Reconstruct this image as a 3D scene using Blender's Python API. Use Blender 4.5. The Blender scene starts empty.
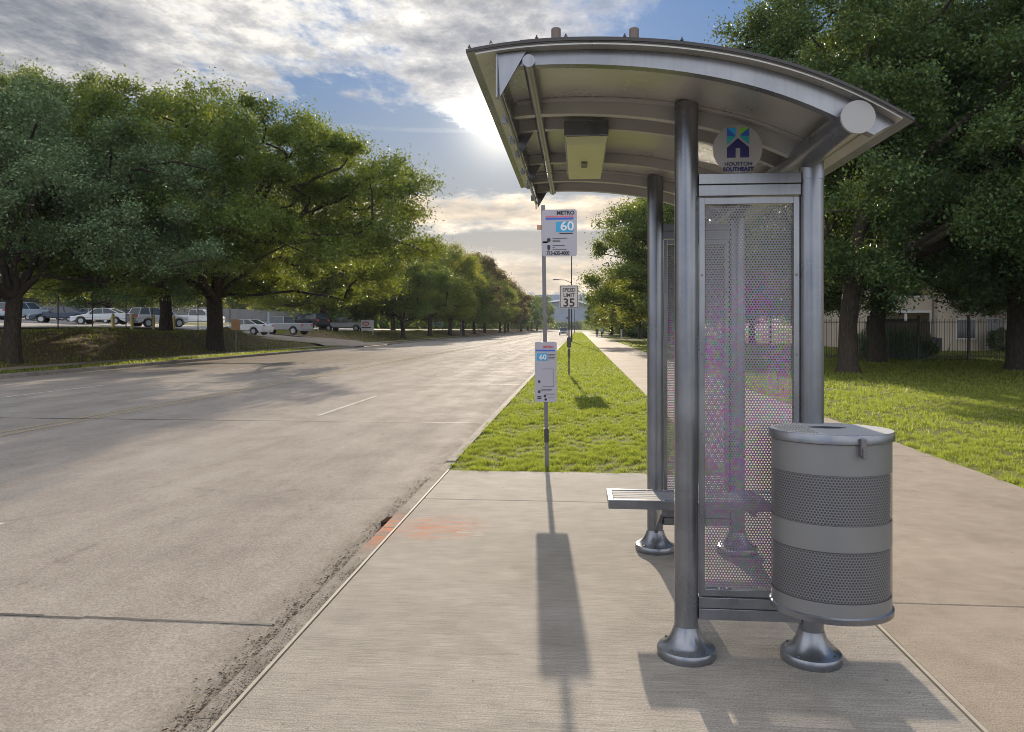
import bpy, bmesh, math, random
import numpy as np
from mathutils import Vector, Matrix, Euler
C = bpy.context.scene.collection
R = math.radians
PI = math.pi
random.seed(4)
CAMH = 1.62; F = 750.0; YAW = R(5.03); HY = 328.0
SX, SY, SZ = -0.061, 1.0, 0.281       # towards the sun

def ray(px, py):
    u = (px-512)/F; v = (HY-py)/F
    c, s = math.cos(YAW), math.sin(YAW)
    return (-s+c*u, c+s*u, v)
def atY(px, py, Y):
    r = ray(px, py); k = Y/r[1]
    return Vector((r[0]*k, Y, CAMH+r[2]*k))
def atD(px, d, z=0.0):
    r = ray(px, HY)
    return Vector((r[0]*d, r[1]*d, z))

# ------------------------------------------------------------------ materials
def new_mat(name):
    m = bpy.data.materials.new(name); m.use_nodes = True
    nt = m.node_tree; nt.nodes.clear()
    out = nt.nodes.new('ShaderNodeOutputMaterial')
    return m, nt, out
def N(nt, t, **kw):
    n = nt.nodes.new(t)
    for k, v in kw.items(): setattr(n, k, v)
    return n
def L(nt, a, b): nt.links.new(a, b)
def ramp(nt, fac, stops):
    n = nt.nodes.new('ShaderNodeValToRGB')
    e = n.color_ramp.elements
    while len(e) > 1: e.remove(e[-1])
    e[0].position = stops[0][0]; e[0].color = (*stops[0][1], 1)
    for p, c in stops[1:]:
        x = e.new(p); x.color = (*c, 1)
    nt.links.new(fac, n.inputs[0])
    return n.outputs[0]
def g3(v): return (v, v, v)
def math_n(nt, op, a, b=None, clamp=False):
    n = nt.nodes.new('ShaderNodeMath'); n.operation = op; n.use_clamp = clamp
    for i, x in enumerate((a, b)):
        if x is None: continue
        if isinstance(x, (int, float)): n.inputs[i].default_value = x
        else: nt.links.new(x, n.inputs[i])
    return n.outputs[0]
def mixc(nt, fac, a, b, mode='MIX'):
    n = nt.nodes.new('ShaderNodeMix'); n.data_type = 'RGBA'; n.blend_type = mode
    for i, x in ((0, fac), (6, a), (7, b)):
        if isinstance(x, (int, float)): n.inputs[i].default_value = x
        elif isinstance(x, tuple): n.inputs[i].default_value = (*x, 1)
        else: nt.links.new(x, n.inputs[i])
    return n.outputs[2]
def noise(nt, co, scale, detail=4, rough=.55, out=0):
    n = nt.nodes.new('ShaderNodeTexNoise'); n.inputs['Scale'].default_value = scale
    n.inputs['Detail'].default_value = detail; n.inputs['Roughness'].default_value = rough
    nt.links.new(co, n.inputs['Vector']); return n.outputs[out]
def coords(nt, scale=(1, 1, 1), kind='Object', loc=(0, 0, 0)):
    t = nt.nodes.new('ShaderNodeTexCoord'); m = nt.nodes.new('ShaderNodeMapping')
    m.inputs['Scale'].default_value = scale; m.inputs['Location'].default_value = loc
    nt.links.new(t.outputs[kind], m.inputs[0]); return m.outputs[0]
def bump(nt, h, strength=.3, dist=.01):
    b = nt.nodes.new('ShaderNodeBump'); b.inputs['Strength'].default_value = strength
    b.inputs['Distance'].default_value = dist; nt.links.new(h, b.inputs['Height']); return b.outputs[0]
def pbsdf(nt, out, col, rough=.6, metal=0., normal=None, spec=None):
    p = nt.nodes.new('ShaderNodeBsdfPrincipled')
    for k, v in (('Base Color', col), ('Roughness', rough), ('Metallic', metal)):
        if isinstance(v, tuple): p.inputs[k].default_value = (*v, 1)
        elif isinstance(v, (int, float)): p.inputs[k].default_value = v
        else: nt.links.new(v, p.inputs[k])
    if normal is not None: nt.links.new(normal, p.inputs['Normal'])
    if spec is not None: p.inputs['Specular IOR Level'].default_value = spec
    nt.links.new(p.outputs[0], out.inputs[0]); return p
def plain(name, col, rough=.6, metal=0., var=.15, scale=6, spec=None):
    m, nt, out = new_mat(name)
    f = noise(nt, coords(nt), scale)
    c = mixc(nt, f, tuple(x*(1-var) for x in col), tuple(min(1, x*(1+var)) for x in col))
    pbsdf(nt, out, c, rough, metal, spec=spec); return m

def make_materials():
    M = {}
    # silver painted metal of the shelter
    m, nt, out = new_mat('silver_paint')
    co = coords(nt); n1 = noise(nt, co, 3.5, 6); n2 = noise(nt, coords(nt, (40, 40, 2)), 1.5, 3)
    c = ramp(nt, n1, [(.30, (.17, .177, .195)), (.5, (.215, .223, .243)), (.68, (.27, .278, .296))])
    c = mixc(nt, math_n(nt, 'MULTIPLY', ramp(nt, n2, [(.50, g3(0)), (.68, g3(1))]), .22), c, (.15, .145, .14))
    r = ramp(nt, n1, [(.2, g3(.22)), (.8, g3(.36))])
    pbsdf(nt, out, c, r, .75, bump(nt, noise(nt, co, 60, 3), .04, .002)); M['silver'] = m
    m, nt, out = new_mat('silver_sheet')
    co = coords(nt); n1 = noise(nt, co, 2.5, 6)
    c = ramp(nt, n1, [(.25, (.43, .425, .405)), (.8, (.58, .57, .535))])
    pbsdf(nt, out, c, ramp(nt, n1, [(.2, g3(.22)), (.8, g3(.38))]), .6); M['sheet'] = m
    M['perf'] = plain('perforated_grey', (.25, .25, .255), .45, .5, .1, 9)
    m, nt, out = new_mat('perforated_shimmer'); co = coords(nt)
    hue = nt.nodes.new('ShaderNodeTexWhiteNoise'); at = nt.nodes.new('ShaderNodeAttribute'); at.attribute_name = 'rnd'
    shimmer = ramp(nt, at.outputs['Fac'], [(0, (.42, .12, .34)), (.3, (.34, .16, .44)), (.5, (.40, .30, .36)), (.68, (.12, .34, .32)), (.84, (.24, .36, .14)), (1, (.46, .20, .24))])  # iridescent moiré sheen of the panel, painted as random cell colours
    for e in shimmer.node.color_ramp.elements: pass
    shimmer.node.color_ramp.interpolation = 'CONSTANT'
    sz = nt.nodes.new('ShaderNodeSeparateXYZ'); L(nt, co, sz.inputs[0])
    band = ramp(nt, math_n(nt, 'MULTIPLY', sz.outputs[2], .5), [(.15, g3(.75)), (.80, g3(.75)), (.98, g3(.05))])
    k = math_n(nt, 'MULTIPLY', band, ramp(nt, noise(nt, coords(nt, (3, 3, 1.2)), 2.0, 3), [(.38, g3(.35)), (.6, g3(1))]))
    pbsdf(nt, out, mixc(nt, k, (.17, .168, .175), shimmer), .4, .4); M['shimmer'] = m
    M['lidtop'] = plain('lid_grey', (.34, .34, .34), .65, .1, .12, 12)
    M['slat'] = plain('slat_grey', (.22, .22, .22), .75, .0, .15, 12, .1)
    M['dark'] = plain('dark_metal', (.05, .045, .045), .5, .3)
    M['brown_metal'] = plain('brown_stub', (.16, .12, .10), .6, .2)
    M['galv'] = plain('galvanized', (.17, .16, .165), .5, .6, .2, 20)
    M['black'] = plain('black_rubber', (.02, .02, .021), .7)
    M['lens'] = plain('light_lens', (.52, .54, .30), .35, 0, .1, 5)
    M['white'] = plain('white_paint', (.62, .61, .60), .5, 0, .06)
    M['signw'] = plain('sign_white', (.34, .325, .36), .4, 0, .05)
    M['signpink'] = plain('speed_white', (.46, .40, .37), .5, 0, .05)
    M['ink'] = plain('black_ink', (.018, .017, .02), .5)
    M['blue'] = plain('route_blue', (.03, .28, .50), .5)
    M['navy'] = plain('navy', (.016, .012, .10), .5)
    M['cyan'] = plain('cyan', (.02, .33, .65), .5)
    M['teal'] = plain('teal', (.02, .32, .36), .5)
    M['mblue'] = plain('mid_blue', (.02, .10, .45), .5)
    M['lgreen'] = plain('logo_green', (.18, .50, .05), .5)
    M['red'] = plain('sign_red', (.50, .05, .06), .5)
    M['redl'] = plain('band_red', (.55, .13, .16), .5)
    M['yellow'] = plain('bollard_yellow', (.62, .48, .14), .5)
    M['tan'] = plain('tan_board', (.42, .24, .12), .7)
    M['tar'] = plain('tar_black', (.045, .03, .022), 1, 0, .3, 30, 0)
    M['wood'] = plain('joint_wood', (.30, .265, .21), .8, 0, .3, 8)
    M['disc'] = plain('logo_disc', (.32, .31, .30), .5, 0, .06)
    M['bag'] = plain('bin_bag', (.07, .068, .075), .45, 0, .3, 9)
    M['ribs'] = plain('rib_paint', (.42, .415, .41), .42, .35, .12, 4)
    M['binband'] = plain('bin_paint', (.205, .208, .21), .42, .5, .10, 5)
    M['binperf'] = plain('bin_perforated', (.20, .20, .205), .45, .4, .1, 9)
    # slab concrete : broomed, with spray paint
    def concrete(name, c0, c1, broom, stains=False, axis='x'):
        m, nt, out = new_mat(name); co = coords(nt)
        big = noise(nt, co, .55, 7, .65); mid = noise(nt, co, 5, 7, .72); fine = noise(nt, co, 130, 3, .7)
        sc = (3.5, 95, 1) if axis == 'x' else (95, 3.5, 1)
        br = noise(nt, coords(nt, sc), 1.0, 5, .7)
        br2 = noise(nt, coords(nt, (sc[0]*.25, sc[1]*.12, 1)), 1.0, 4, .7)
        f = math_n(nt, 'ADD', math_n(nt, 'MULTIPLY', big, .55), math_n(nt, 'MULTIPLY', mid, .45))
        c = ramp(nt, f, [(.36, c0), (.64, c1)])
        c = mixc(nt, math_n(nt, 'MULTIPLY', ramp(nt, br, [(.40, g3(1)), (.56, g3(0))]), .40*broom), c, tuple(x*.55 for x in c0))
        c = mixc(nt, math_n(nt, 'MULTIPLY', ramp(nt, br2, [(.54, g3(0)), (.70, g3(1))]), .16*broom), c, tuple(x*.62 for x in c0))
        c = mixc(nt, .85, c, ramp(nt, fine, [(.3, g3(.24)), (.5, g3(.52)), (.72, g3(.82))]), 'OVERLAY')
        sp = noise(nt, co, 28, 2, .5)
        c = mixc(nt, math_n(nt, 'MULTIPLY', ramp(nt, sp, [(.70, g3(0)), (.76, g3(1))]), .6), c, tuple(x*.4 for x in c0))
        dk = noise(nt, coords(nt, (1, 1, 1), loc=(7, 3, 0)), 1.7, 8, .72)
        c = mixc(nt, math_n(nt, 'MULTIPLY', ramp(nt, dk, [(.54, g3(0)), (.70, g3(1))]), .30), c, tuple(x*.5 for x in c0))
        c = mixc(nt, math_n(nt, 'MULTIPLY', ramp(nt, dk, [(.30, g3(1)), (.42, g3(0))]), .25), c, tuple(min(1, x*1.3) for x in c1))
        if stains:
            tc = nt.nodes.new('ShaderNodeTexCoord'); sep = nt.nodes.new('ShaderNodeSeparateXYZ'); L(nt, tc.outputs['Object'], sep.inputs[0])
            def blob(x, y, rx, ry):
                a = math_n(nt, 'DIVIDE', math_n(nt, 'SUBTRACT', sep.outputs[0], x), rx)
                b = math_n(nt, 'DIVIDE', math_n(nt, 'SUBTRACT', sep.outputs[1], y), ry)
                d = math_n(nt, 'ADD', math_n(nt, 'POWER', a, 2), math_n(nt, 'POWER', b, 2))
                return math_n(nt, 'SUBTRACT', 1, d, True)
            st = noise(nt, coords(nt, (2.2, 11, 1)), 2.0, 5, .7)
            o = math_n(nt, 'MAXIMUM', blob(-1.12, 6.02, .42, .46), math_n(nt, 'MULTIPLY', blob(-1.56, 5.95, .16, .62), 1.6))
            k = math_n(nt, 'MULTIPLY', o, ramp(nt, st, [(.45, g3(0)), (.56, g3(1))]))
            c = mixc(nt, math_n(nt, 'MULTIPLY', k, .50, True), c, (.58, .16, .05))
            w = math_n(nt, 'MULTIPLY', blob(-.78, 5.9, .4, .35), ramp(nt, noise(nt, coords(nt, (3, 14, 1), loc=(3, 1, 0)), 2.2, 3), [(.60, g3(0)), (.66, g3(1))]))
            c = mixc(nt, math_n(nt, 'MULTIPLY', w, .6), c, (.55, .53, .5))
        h = math_n(nt, 'ADD', math_n(nt, 'MULTIPLY', br, broom), math_n(nt, 'MULTIPLY', fine, .6))
        pbsdf(nt, out, c, .82, 0, bump(nt, h, .55, .004), spec=.02); return m
    M['slab'] = concrete('slab_concrete', (.26, .232, .195), (.385, .345, .295), 1.0, True)
    M['walk'] = concrete('walk_concrete', (.235, .19, .145), (.36, .30, .235), .45, False)
    M['curb'] = concrete('curb_concrete', (.14, .12, .10), (.30, .265, .225), .2, True)
    # road concrete, worn wheel tracks polished to a sheen
    m, nt, out = new_mat('road_concrete'); co = coords(nt)
    tracks = noise(nt, coords(nt, (1.1, .05, 1)), 1.0, 5, .65); mid = noise(nt, coords(nt, (1, .6, 1)), 1.3, 9, .74)
    fine = noise(nt, co, 90, 4, .75); gr = noise(nt, co, 22, 5, .7)
    f = math_n(nt, 'ADD', math_n(nt, 'MULTIPLY', tracks, .40), math_n(nt, 'MULTIPLY', mid, .60))
    c = ramp(nt, f, [(.32, (.20, .172, .15)), (.5, (.265, .232, .198)), (.68, (.33, .293, .252))])
    c = mixc(nt, math_n(nt, 'MULTIPLY', ramp(nt, gr, [(.55, g3(0)), (.75, g3(1))]), .35), c, (.16, .135, .11))
    c = mixc(nt, .6, c, ramp(nt, fine, [(.3, g3(.28)), (.5, g3(.53)), (.7, g3(.78))]), 'OVERLAY')
    vo = nt.nodes.new('ShaderNodeTexVoronoi'); vo.feature = 'DISTANCE_TO_EDGE'; vo.inputs['Scale'].default_value = .22
    wv = nt.nodes.new('ShaderNodeMix'); wv.data_type = 'VECTOR'; wv.inputs[0].default_value = .06; L(nt, co, wv.inputs[4]); L(nt, noise(nt, co, 2.5, 5, .7, 1), wv.inputs[5]); L(nt, wv.outputs[1], vo.inputs['Vector'])
    ck = math_n(nt, 'MULTIPLY', ramp(nt, vo.outputs[0], [(0, g3(1)), (.0022, g3(0))]), ramp(nt, noise(nt, co, .35, 3, loc0) if False else noise(nt, co, .35, 3), [(.48, g3(0)), (.56, g3(1))]))
    c = mixc(nt, math_n(nt, 'MULTIPLY', ck, .15), c, (.08, .07, .06))
    oil = noise(nt, coords(nt, (1, .8, 1), loc=(2, 5, 0)), 2.6, 7, .75)
    c = mixc(nt, math_n(nt, 'MULTIPLY', ramp(nt, oil, [(.58, g3(0)), (.70, g3(1))]), .42), c, (.13, .105, .085))
    agg = nt.nodes.new('ShaderNodeTexVoronoi'); agg.inputs['Scale'].default_value = 75; L(nt, co, agg.inputs['Vector'])
    sa = nt.nodes.new('ShaderNodeSeparateXYZ'); L(nt, agg.outputs['Color'], sa.inputs[0]); c = mixc(nt, .30, c, ramp(nt, sa.outputs[0], [(0, g3(.2)), (1, g3(.8))]), 'SOFT_LIGHT')
    sep = nt.nodes.new('ShaderNodeSeparateXYZ'); L(nt, co, sep.inputs[0])
    # dirt in the gutter
    gd = ramp(nt, sep.outputs[0], [(0, g3(0)), (1, g3(0))])
    gx = math_n(nt, 'SUBTRACT', 1, math_n(nt, 'DIVIDE', math_n(nt, 'ABSOLUTE', math_n(nt, 'ADD', sep.outputs[0], 1.66)), .28), True)
    dn = noise(nt, coords(nt, (5, 1.6, 1)), 2.2, 6, .75)
    gk = math_n(nt, 'MULTIPLY', gx, ramp(nt, dn, [(.36, g3(0)), (.58, g3(1))]))
    c = mixc(nt, math_n(nt, 'MULTIPLY', gk, .5, True), c, (.10, .08, .06))
    rr = ramp(nt, f, [(.34, g3(.9)), (.66, g3(.68))])
    h = math_n(nt, 'ADD', fine, math_n(nt, 'MULTIPLY', gr, 1.2))
    bn = bump(nt, h, .35, .003); p = pbsdf(nt, out, c, rr, 0, bn, spec=.015)
    df = nt.nodes.new('ShaderNodeBsdfDiffuse'); L(nt, c, df.inputs[0]); L(nt, bn, df.inputs['Normal']); ms = nt.nodes.new('ShaderNodeMixShader'); ms.inputs[0].default_value = .50
    L(nt, p.outputs[0], ms.inputs[1]); L(nt, df.outputs[0], ms.inputs[2]); L(nt, ms.outputs[0], out.inputs[0]); M['road'] = m
    m, nt, out = new_mat('lot_paving'); co = coords(nt)
    c = ramp(nt, noise(nt, co, .4, 6, .7), [(.35, (.22, .20, .18)), (.65, (.34, .31, .28))])
    pbsdf(nt, out, c, .8); M['lot'] = m
    # ground under grass
    m, nt, out = new_mat('turf'); co = coords(nt)
    a = noise(nt, co, .35, 6, .65); b = noise(nt, co, 5, 6, .7); d = noise(nt, co, 45, 4, .75)
    f = math_n(nt, 'ADD', math_n(nt, 'MULTIPLY', a, .35), math_n(nt, 'ADD', math_n(nt, 'MULTIPLY', b, .3), math_n(nt, 'MULTIPLY', d, .35)))
    c = ramp(nt, f, [(.36, (.04, .042, .012)), (.48, (.09, .10, .02)), (.6, (.17, .17, .035)), (.7, (.25, .22, .07))])
    at = nt.nodes.new('ShaderNodeSeparateXYZ'); L(nt, co, at.inputs[0])
    # leaf litter on the tree berm
    ln = noise(nt, coords(nt, (.35, .9, 1)), 1.4, 6, .7)
    lk = math_n(nt, 'SUBTRACT', 1, math_n(nt, 'DIVIDE', math_n(nt, 'ABSOLUTE', math_n(nt, 'ADD', at.outputs[0], 25.5)), 6), True)
    lk = math_n(nt, 'MULTIPLY', math_n(nt, 'POWER', lk, .35), ramp(nt, ln, [(.28, g3(0)), (.42, g3(1))]))
    c = mixc(nt, math_n(nt, 'MULTIPLY', lk, .9, True), c, ramp(nt, d, [(.3, (.08, .052, .035)), (.55, (.19, .13, .085)), (.75, (.30, .21, .14))]))
    pbsdf(nt, out, c, .95, 0, bump(nt, math_n(nt, 'ADD', d, b), .9, .03), spec=.1); M['turf'] = m
    # foliage
    def leaf(name, cols, trans, tcol, s=.35):
        m, nt, out = new_mat(name)
        geo = nt.nodes.new('ShaderNodeNewGeometry'); n1 = nt.nodes.new('ShaderNodeTexNoise'); n1.inputs['Scale'].default_value = s
        n1.inputs['Detail'].default_value = 9; n1.inputs['Roughness'].default_value = .7; L(nt, geo.outputs['Position'], n1.inputs['Vector'])
        at = nt.nodes.new('ShaderNodeAttribute'); at.attribute_name = 'rnd'
        f = math_n(nt, 'ADD', math_n(nt, 'MULTIPLY', n1.outputs[0], .6), math_n(nt, 'MULTIPLY', at.outputs['Fac'], .4))
        c = ramp(nt, f, [(.30, cols[0]), (.48, cols[1]), (.68, cols[2])])
        p = nt.nodes.new('ShaderNodeBsdfPrincipled'); L(nt, c, p.inputs['Base Color']); p.inputs['Roughness'].default_value = .5
        p.inputs['Specular IOR Level'].default_value = .25
        t = nt.nodes.new('ShaderNodeBsdfTranslucent')
        L(nt, mixc(nt, at.outputs['Fac'], tuple(x*.6 for x in tcol), tcol), t.inputs[0])
        ms = nt.nodes.new('ShaderNodeMixShader'); ms.inputs[0].default_value = trans
        L(nt, p.outputs[0], ms.inputs[1]); L(nt, t.outputs[0], ms.inputs[2]); L(nt, ms.outputs[0], out.inputs[0]); return m
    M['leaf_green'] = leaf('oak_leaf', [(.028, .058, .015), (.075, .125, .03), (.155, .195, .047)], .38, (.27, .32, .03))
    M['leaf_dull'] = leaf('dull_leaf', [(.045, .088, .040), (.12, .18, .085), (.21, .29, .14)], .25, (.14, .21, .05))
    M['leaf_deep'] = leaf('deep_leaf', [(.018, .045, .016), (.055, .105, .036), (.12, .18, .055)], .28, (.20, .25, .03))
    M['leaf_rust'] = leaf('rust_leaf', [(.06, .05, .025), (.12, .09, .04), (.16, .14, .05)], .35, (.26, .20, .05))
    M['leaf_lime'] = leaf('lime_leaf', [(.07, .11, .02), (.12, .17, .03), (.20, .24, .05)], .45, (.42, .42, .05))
    M['blade'] = leaf('grass_blade', [(.05, .075, .012), (.13, .165, .026), (.28, .27, .075)], .5, (.41, .49, .06), 3.0)
    m, nt, out = new_mat('bark'); co = coords(nt, (6, 6, 1.5))
    n1 = noise(nt, co, 2.5, 6, .7)
    pbsdf(nt, out, ramp(nt, n1, [(.3, (.022, .017, .013)), (.7, (.085, .068, .052))]), .9, 0, bump(nt, n1, .9, .05), spec=.15); M['bark'] = m
    M['wallbeige'] = plain('wall_beige', (.52, .44, .36), .85, 0, .12, .6)
    M['wallgrey'] = plain('wall_grey', (.27, .255, .25), .85, 0, .12, .3)
    M['roofd'] = plain('roof_shingle', (.12, .10, .085), .9, 0, .3, 3)
    M['glassd'] = plain('window_glass', (.03, .035, .04), .08, 0, .1)
    M['glassc'] = plain('car_glass', (.035, .045, .055), .08, 0, .1)
    M['opening'] = plain('balcony_recess', (.05, .045, .04), .8)
    M['fencew'] = plain('fence_wood', (.17, .13, .10), .9, 0, .4, 2)
    M['stadium'] = plain('stadium_blue', (.16, .20, .26), .7, 0, .35, .12)
    M['stadl'] = plain('stadium_roof', (.60, .60, .60), .5, 0, .1, .05)
    for k, c in dict(c_white=(.68, .68, .67), c_silver=(.42, .43, .45), c_navy=(.045, .06, .10), c_dark=(.03, .032, .04), c_grey=(.30, .31, .33), c_lblue=(.40, .47, .55)).items():
        M[k] = plain('car_'+k[2:], c, .28, .25, .04)
    M['skin'] = plain('skin', (.35, .22, .16), .6); M['shirt_d'] = plain('shirt_dark', (.03, .035, .05), .9); M['shirt_b'] = plain('shirt_blue', (.18, .24, .34), .9)
    M['trous'] = plain('trousers', (.03, .03, .035), .9); M['hair'] = plain('hair', (.02, .015, .01), .8)
    M['ywline'] = plain('faded_yellow', (.34, .275, .17), .95, 0, .4, 3, 0)
    M['wline'] = plain('faded_white', (.48, .45, .39), .95, 0, .5, 4, 0)
    M['litter'] = plain('dry_litter', (.09, .06, .035), .9, 0, .5, 30)
    M['mulch'] = plain('mulch', (.07, .05, .035), .95, 0, .4, 8)
    return M
M = make_materials()

# ------------------------------------------------------------------ mesh helpers
class MB:
    def __init__(s): s.v = []; s.f = []; s.mi = []; s.m = 0
    def add(s, vs, fs):
        o = len(s.v); s.v += [tuple(p) for p in vs]; s.f += [tuple(i+o for i in f) for f in fs]; s.mi += [s.m]*len(fs); return s
    def box(s, x0, x1, y0, y1, z0, z1, mat=None):
        vs = [(x, y, z) for z in (z0, z1) for y in (y0, y1) for x in (x0, x1)]
        if mat: vs = [tuple(mat @ Vector(p)) for p in vs]
        return s.add(vs, [(0, 2, 3, 1), (4, 5, 7, 6), (0, 1, 5, 4), (2, 6, 7, 3), (0, 4, 6, 2), (1, 3, 7, 5)])
    def tube(s, pts, rad, n=12, caps=True):
        pts = [Vector(p) for p in pts]
        if isinstance(rad, (int, float)): rad = [rad]*len(pts)
        d0 = (pts[1]-pts[0]).normalized(); up = Vector((0, 0, 1)) if abs(d0.z) < .9 else Vector((1, 0, 0))
        a = d0.cross(up).normalized(); vs = []
        for i, p in enumerate(pts):
            d = (pts[min(i+1, len(pts)-1)]-pts[max(i-1, 0)]).normalized()
            a = (a-d*a.dot(d)).normalized(); b = d.cross(a)
            for k in range(n):
                t = 2*PI*k/n; vs.append(p+(a*math.cos(t)+b*math.sin(t))*rad[i])
        fs = [(i*n+k, i*n+(k+1) % n, (i+1)*n+(k+1) % n, (i+1)*n+k) for i in range(len(pts)-1) for k in range(n)]
        if caps: fs += [tuple(range(n-1, -1, -1)), tuple((len(pts)-1)*n+k for k in range(n))]
        return s.add(vs, fs)
    def lathe(s, prof, cx, cy, n=40, sx=1, sy=1, caps=True):
        vs = [(cx+r*math.cos(2*PI*k/n)*sx, cy+r*math.sin(2*PI*k/n)*sy, z) for r, z in prof for k in range(n)]
        fs = [(i*n+k, i*n+(k+1) % n, (i+1)*n+(k+1) % n, (i+1)*n+k) for i in range(len(prof)-1) for k in range(n)]
        if caps: fs += [tuple(range(n-1, -1, -1)), tuple((len(prof)-1)*n+k for k in range(n))]
        return s.add(vs, fs)
    def prism(s, poly, axis, a0, a1):       # poly in the two other axes, extruded along axis
        def P(p, a): return (a, p[0], p[1]) if axis == 'x' else ((p[0], a, p[1]) if axis == 'y' else (p[0], p[1], a))
        n = len(poly); vs = [P(p, a0) for p in poly]+[P(p, a1) for p in poly]
        fs = [tuple(range(n)), tuple(range(2*n-1, n-1, -1))]+[(i, n+i, n+(i+1) % n, (i+1) % n) for i in range(n)]
        return s.add(vs, fs)
    def strip(s, top, bot, y0, y1):         # quads between two XZ polylines, thick in y
        n = len(top); vs = []
        for y in (y0, y1):
            vs += [(p[0], y, p[1]) for p in top]+[(p[0], y, p[1]) for p in bot]
        fs = []
        for i in range(n-1):
            fs += [(i, i+1, n+i+1, n+i), (2*n+i, 3*n+i, 3*n+i+1, 2*n+i+1), (i, 2*n+i, 2*n+i+1, i+1), (n+i, n+i+1, 3*n+i+1, 3*n+i)]
        fs += [(0, n, 3*n, 2*n), (n-1, 3*n-1, 4*n-1, 2*n-1)]
        return s.add(vs, fs)
    def build(s, name, mat, parent=None, smooth=False, bevel=0, fix=True):
        me = bpy.data.meshes.new(name); me.from_pydata(s.v, [], s.f)
        if isinstance(mat, (list, tuple)):
            for x in mat: me.materials.append(x)
            me.polygons.foreach_set('material_index', s.mi)
        else: me.materials.append(mat)
        if fix:
            b = bmesh.new(); b.from_mesh(me); bmesh.ops.recalc_face_normals(b, faces=b.faces); b.to_mesh(me); b.free()
        if smooth:
            me.polygons.foreach_set('use_smooth', [True]*len(me.polygons))
            if smooth != 'all': me.set_sharp_from_angle(angle=R(38))
        me.update()
        o = bpy.data.objects.new(name, me); C.objects.link(o)
        if parent: o.parent = parent; 
        if bevel:
            md = o.modifiers.new('b', 'BEVEL'); md.width = bevel; md.segments = 2; md.limit_method = 'ANGLE'; md.harden_normals = False
        return o
def empty(name, loc=(0, 0, 0), rz=0):
    o = bpy.data.objects.new(name, None); C.objects.link(o); o.location = loc; o.rotation_euler = (0, 0, rz); o.empty_display_size = .2; return o
def tag(o, label=None, cat=None, group=None, kind=None):
    if label: o['label'] = label
    if cat: o['category'] = cat
    if group: o['group'] = group
    if kind: o['kind'] = kind
    return o
def copy_tree(o, loc, rz=0, label=None, sc=None):
    def rec(x, par):
        c = x.copy(); C.objects.link(c)
        if par: c.parent = par
        for ch in x.children: rec(ch, c)
        return c
    c = rec(o, None); c.location = loc; c.rotation_euler = (0, 0, rz)
    if sc: c.scale = sc if hasattr(sc, '__len__') else (sc,)*3
    if label: c['label'] = label
    return c
def text_into(mb, s, size, x, z, y, sx=1., bold=0, align='LEFT'):
    """lettering facing -Y, lower-left corner (or centre) at x,z on plane y"""
    cu = bpy.data.curves.new('t', 'FONT'); cu.body = s; cu.size = size; cu.align_x = align; cu.extrude = .0012; cu.offset = bold; cu.resolution_u = 3
    ob = bpy.data.objects.new('t', cu); C.objects.link(ob)
    dg = bpy.context.evaluated_depsgraph_get(); dg.update()
    me = ob.evaluated_get(dg).to_mesh()
    mb.add([(x+v.co.x*sx, y-v.co.z, z+v.co.y) for v in me.vertices], [tuple(p.vertices) for p in me.polygons])
    ob.evaluated_get(dg).to_mesh_clear(); bpy.data.objects.remove(ob); bpy.data.curves.remove(cu)
def rrect(x0, x1, z0, z1, r, n=5):
    p = []
    for cx, cz, a in ((x1-r, z1-r, 0), (x0+r, z1-r, 90), (x0+r, z0+r, 180), (x1-r, z0+r, 270)):
        for k in range(n+1):
            t = R(a+90*k/n); p.append((cx+r*math.cos(t), cz+r*math.sin(t)))
    return p

# ------------------------------------------------------------------ terrain
def sst(t): t = min(1., max(0., t)); return t*t*(3-2*t)
DRV0, DRV1 = 63., 76.
def gz(X, Y):
    """height of the ground"""
    z = -.02
    if X < -19.2:
        z = .05
        if X < -22.4:
            berm = .08+1.38*sst((-22.4-X)/6.0) + .12*math.sin(X*.9+Y*.35)*sst((-22.4-X)/4) * (1 if X > -31 else 0)
            if X < -30: berm = 1.46+(-30-X)*.034
            drv = -.03+min(1.3, (-19.2-X)/15*1.25)
            if X < -34.2: drv = max(drv, 1.46+(-30-X)*.034 - .25*(1-sst((-34.2-X)/8)))
            k = sst((Y-(DRV0-5))/5)*(1-sst((Y-DRV1)/5))
            z = berm*(1-k)+drv*k
            if Y > 76: z = z*(1-.25*sst((Y-76)/20)) if X > -60 else z
        if X < -75: z = min(z, 2.99)
    return z
def ground_mesh():
    xs = [-3000, -1200, -600, -350, -220, -150, -110, -90, -75]+[-75+i*2.5 for i in range(1, 16)]+[-36.5+i*.75 for i in range(24)]
    xs = sorted(set([round(x, 3) for x in xs if x < -19.3]+[-19.24, -19.16, -1.6, 1.63, 4.5, 6, 9, 12, 16, 20, 26, 35, 50, 80, 130, 220, 400, 800, 1600, 3000]))
    ys = [-200, -60, -30, -10]+[i*2.0 for i in range(0, 70)]+[140+i*12 for i in range(20)]+[400, 500, 700, 1000, 1500, 2500, 4000]
    mb = MB(); vs = [(x, y, gz(x, y)) for y in ys for x in xs]; nx = len(xs)
    fs = []
    for j in range(len(ys)-1):
        for i in range(nx-1):
            if xs[i] >= -19.2 and xs[i+1] <= -1.55: continue          # the road cut
            fs.append((j*nx+i, j*nx+i+1, (j+1)*nx+i+1, (j+1)*nx+i))
    mb.add(vs, fs); o = mb.build('ground', M['turf'], smooth='all', fix=False); tag(o, kind='structure')
ground_mesh()
RZ = -.075
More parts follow.
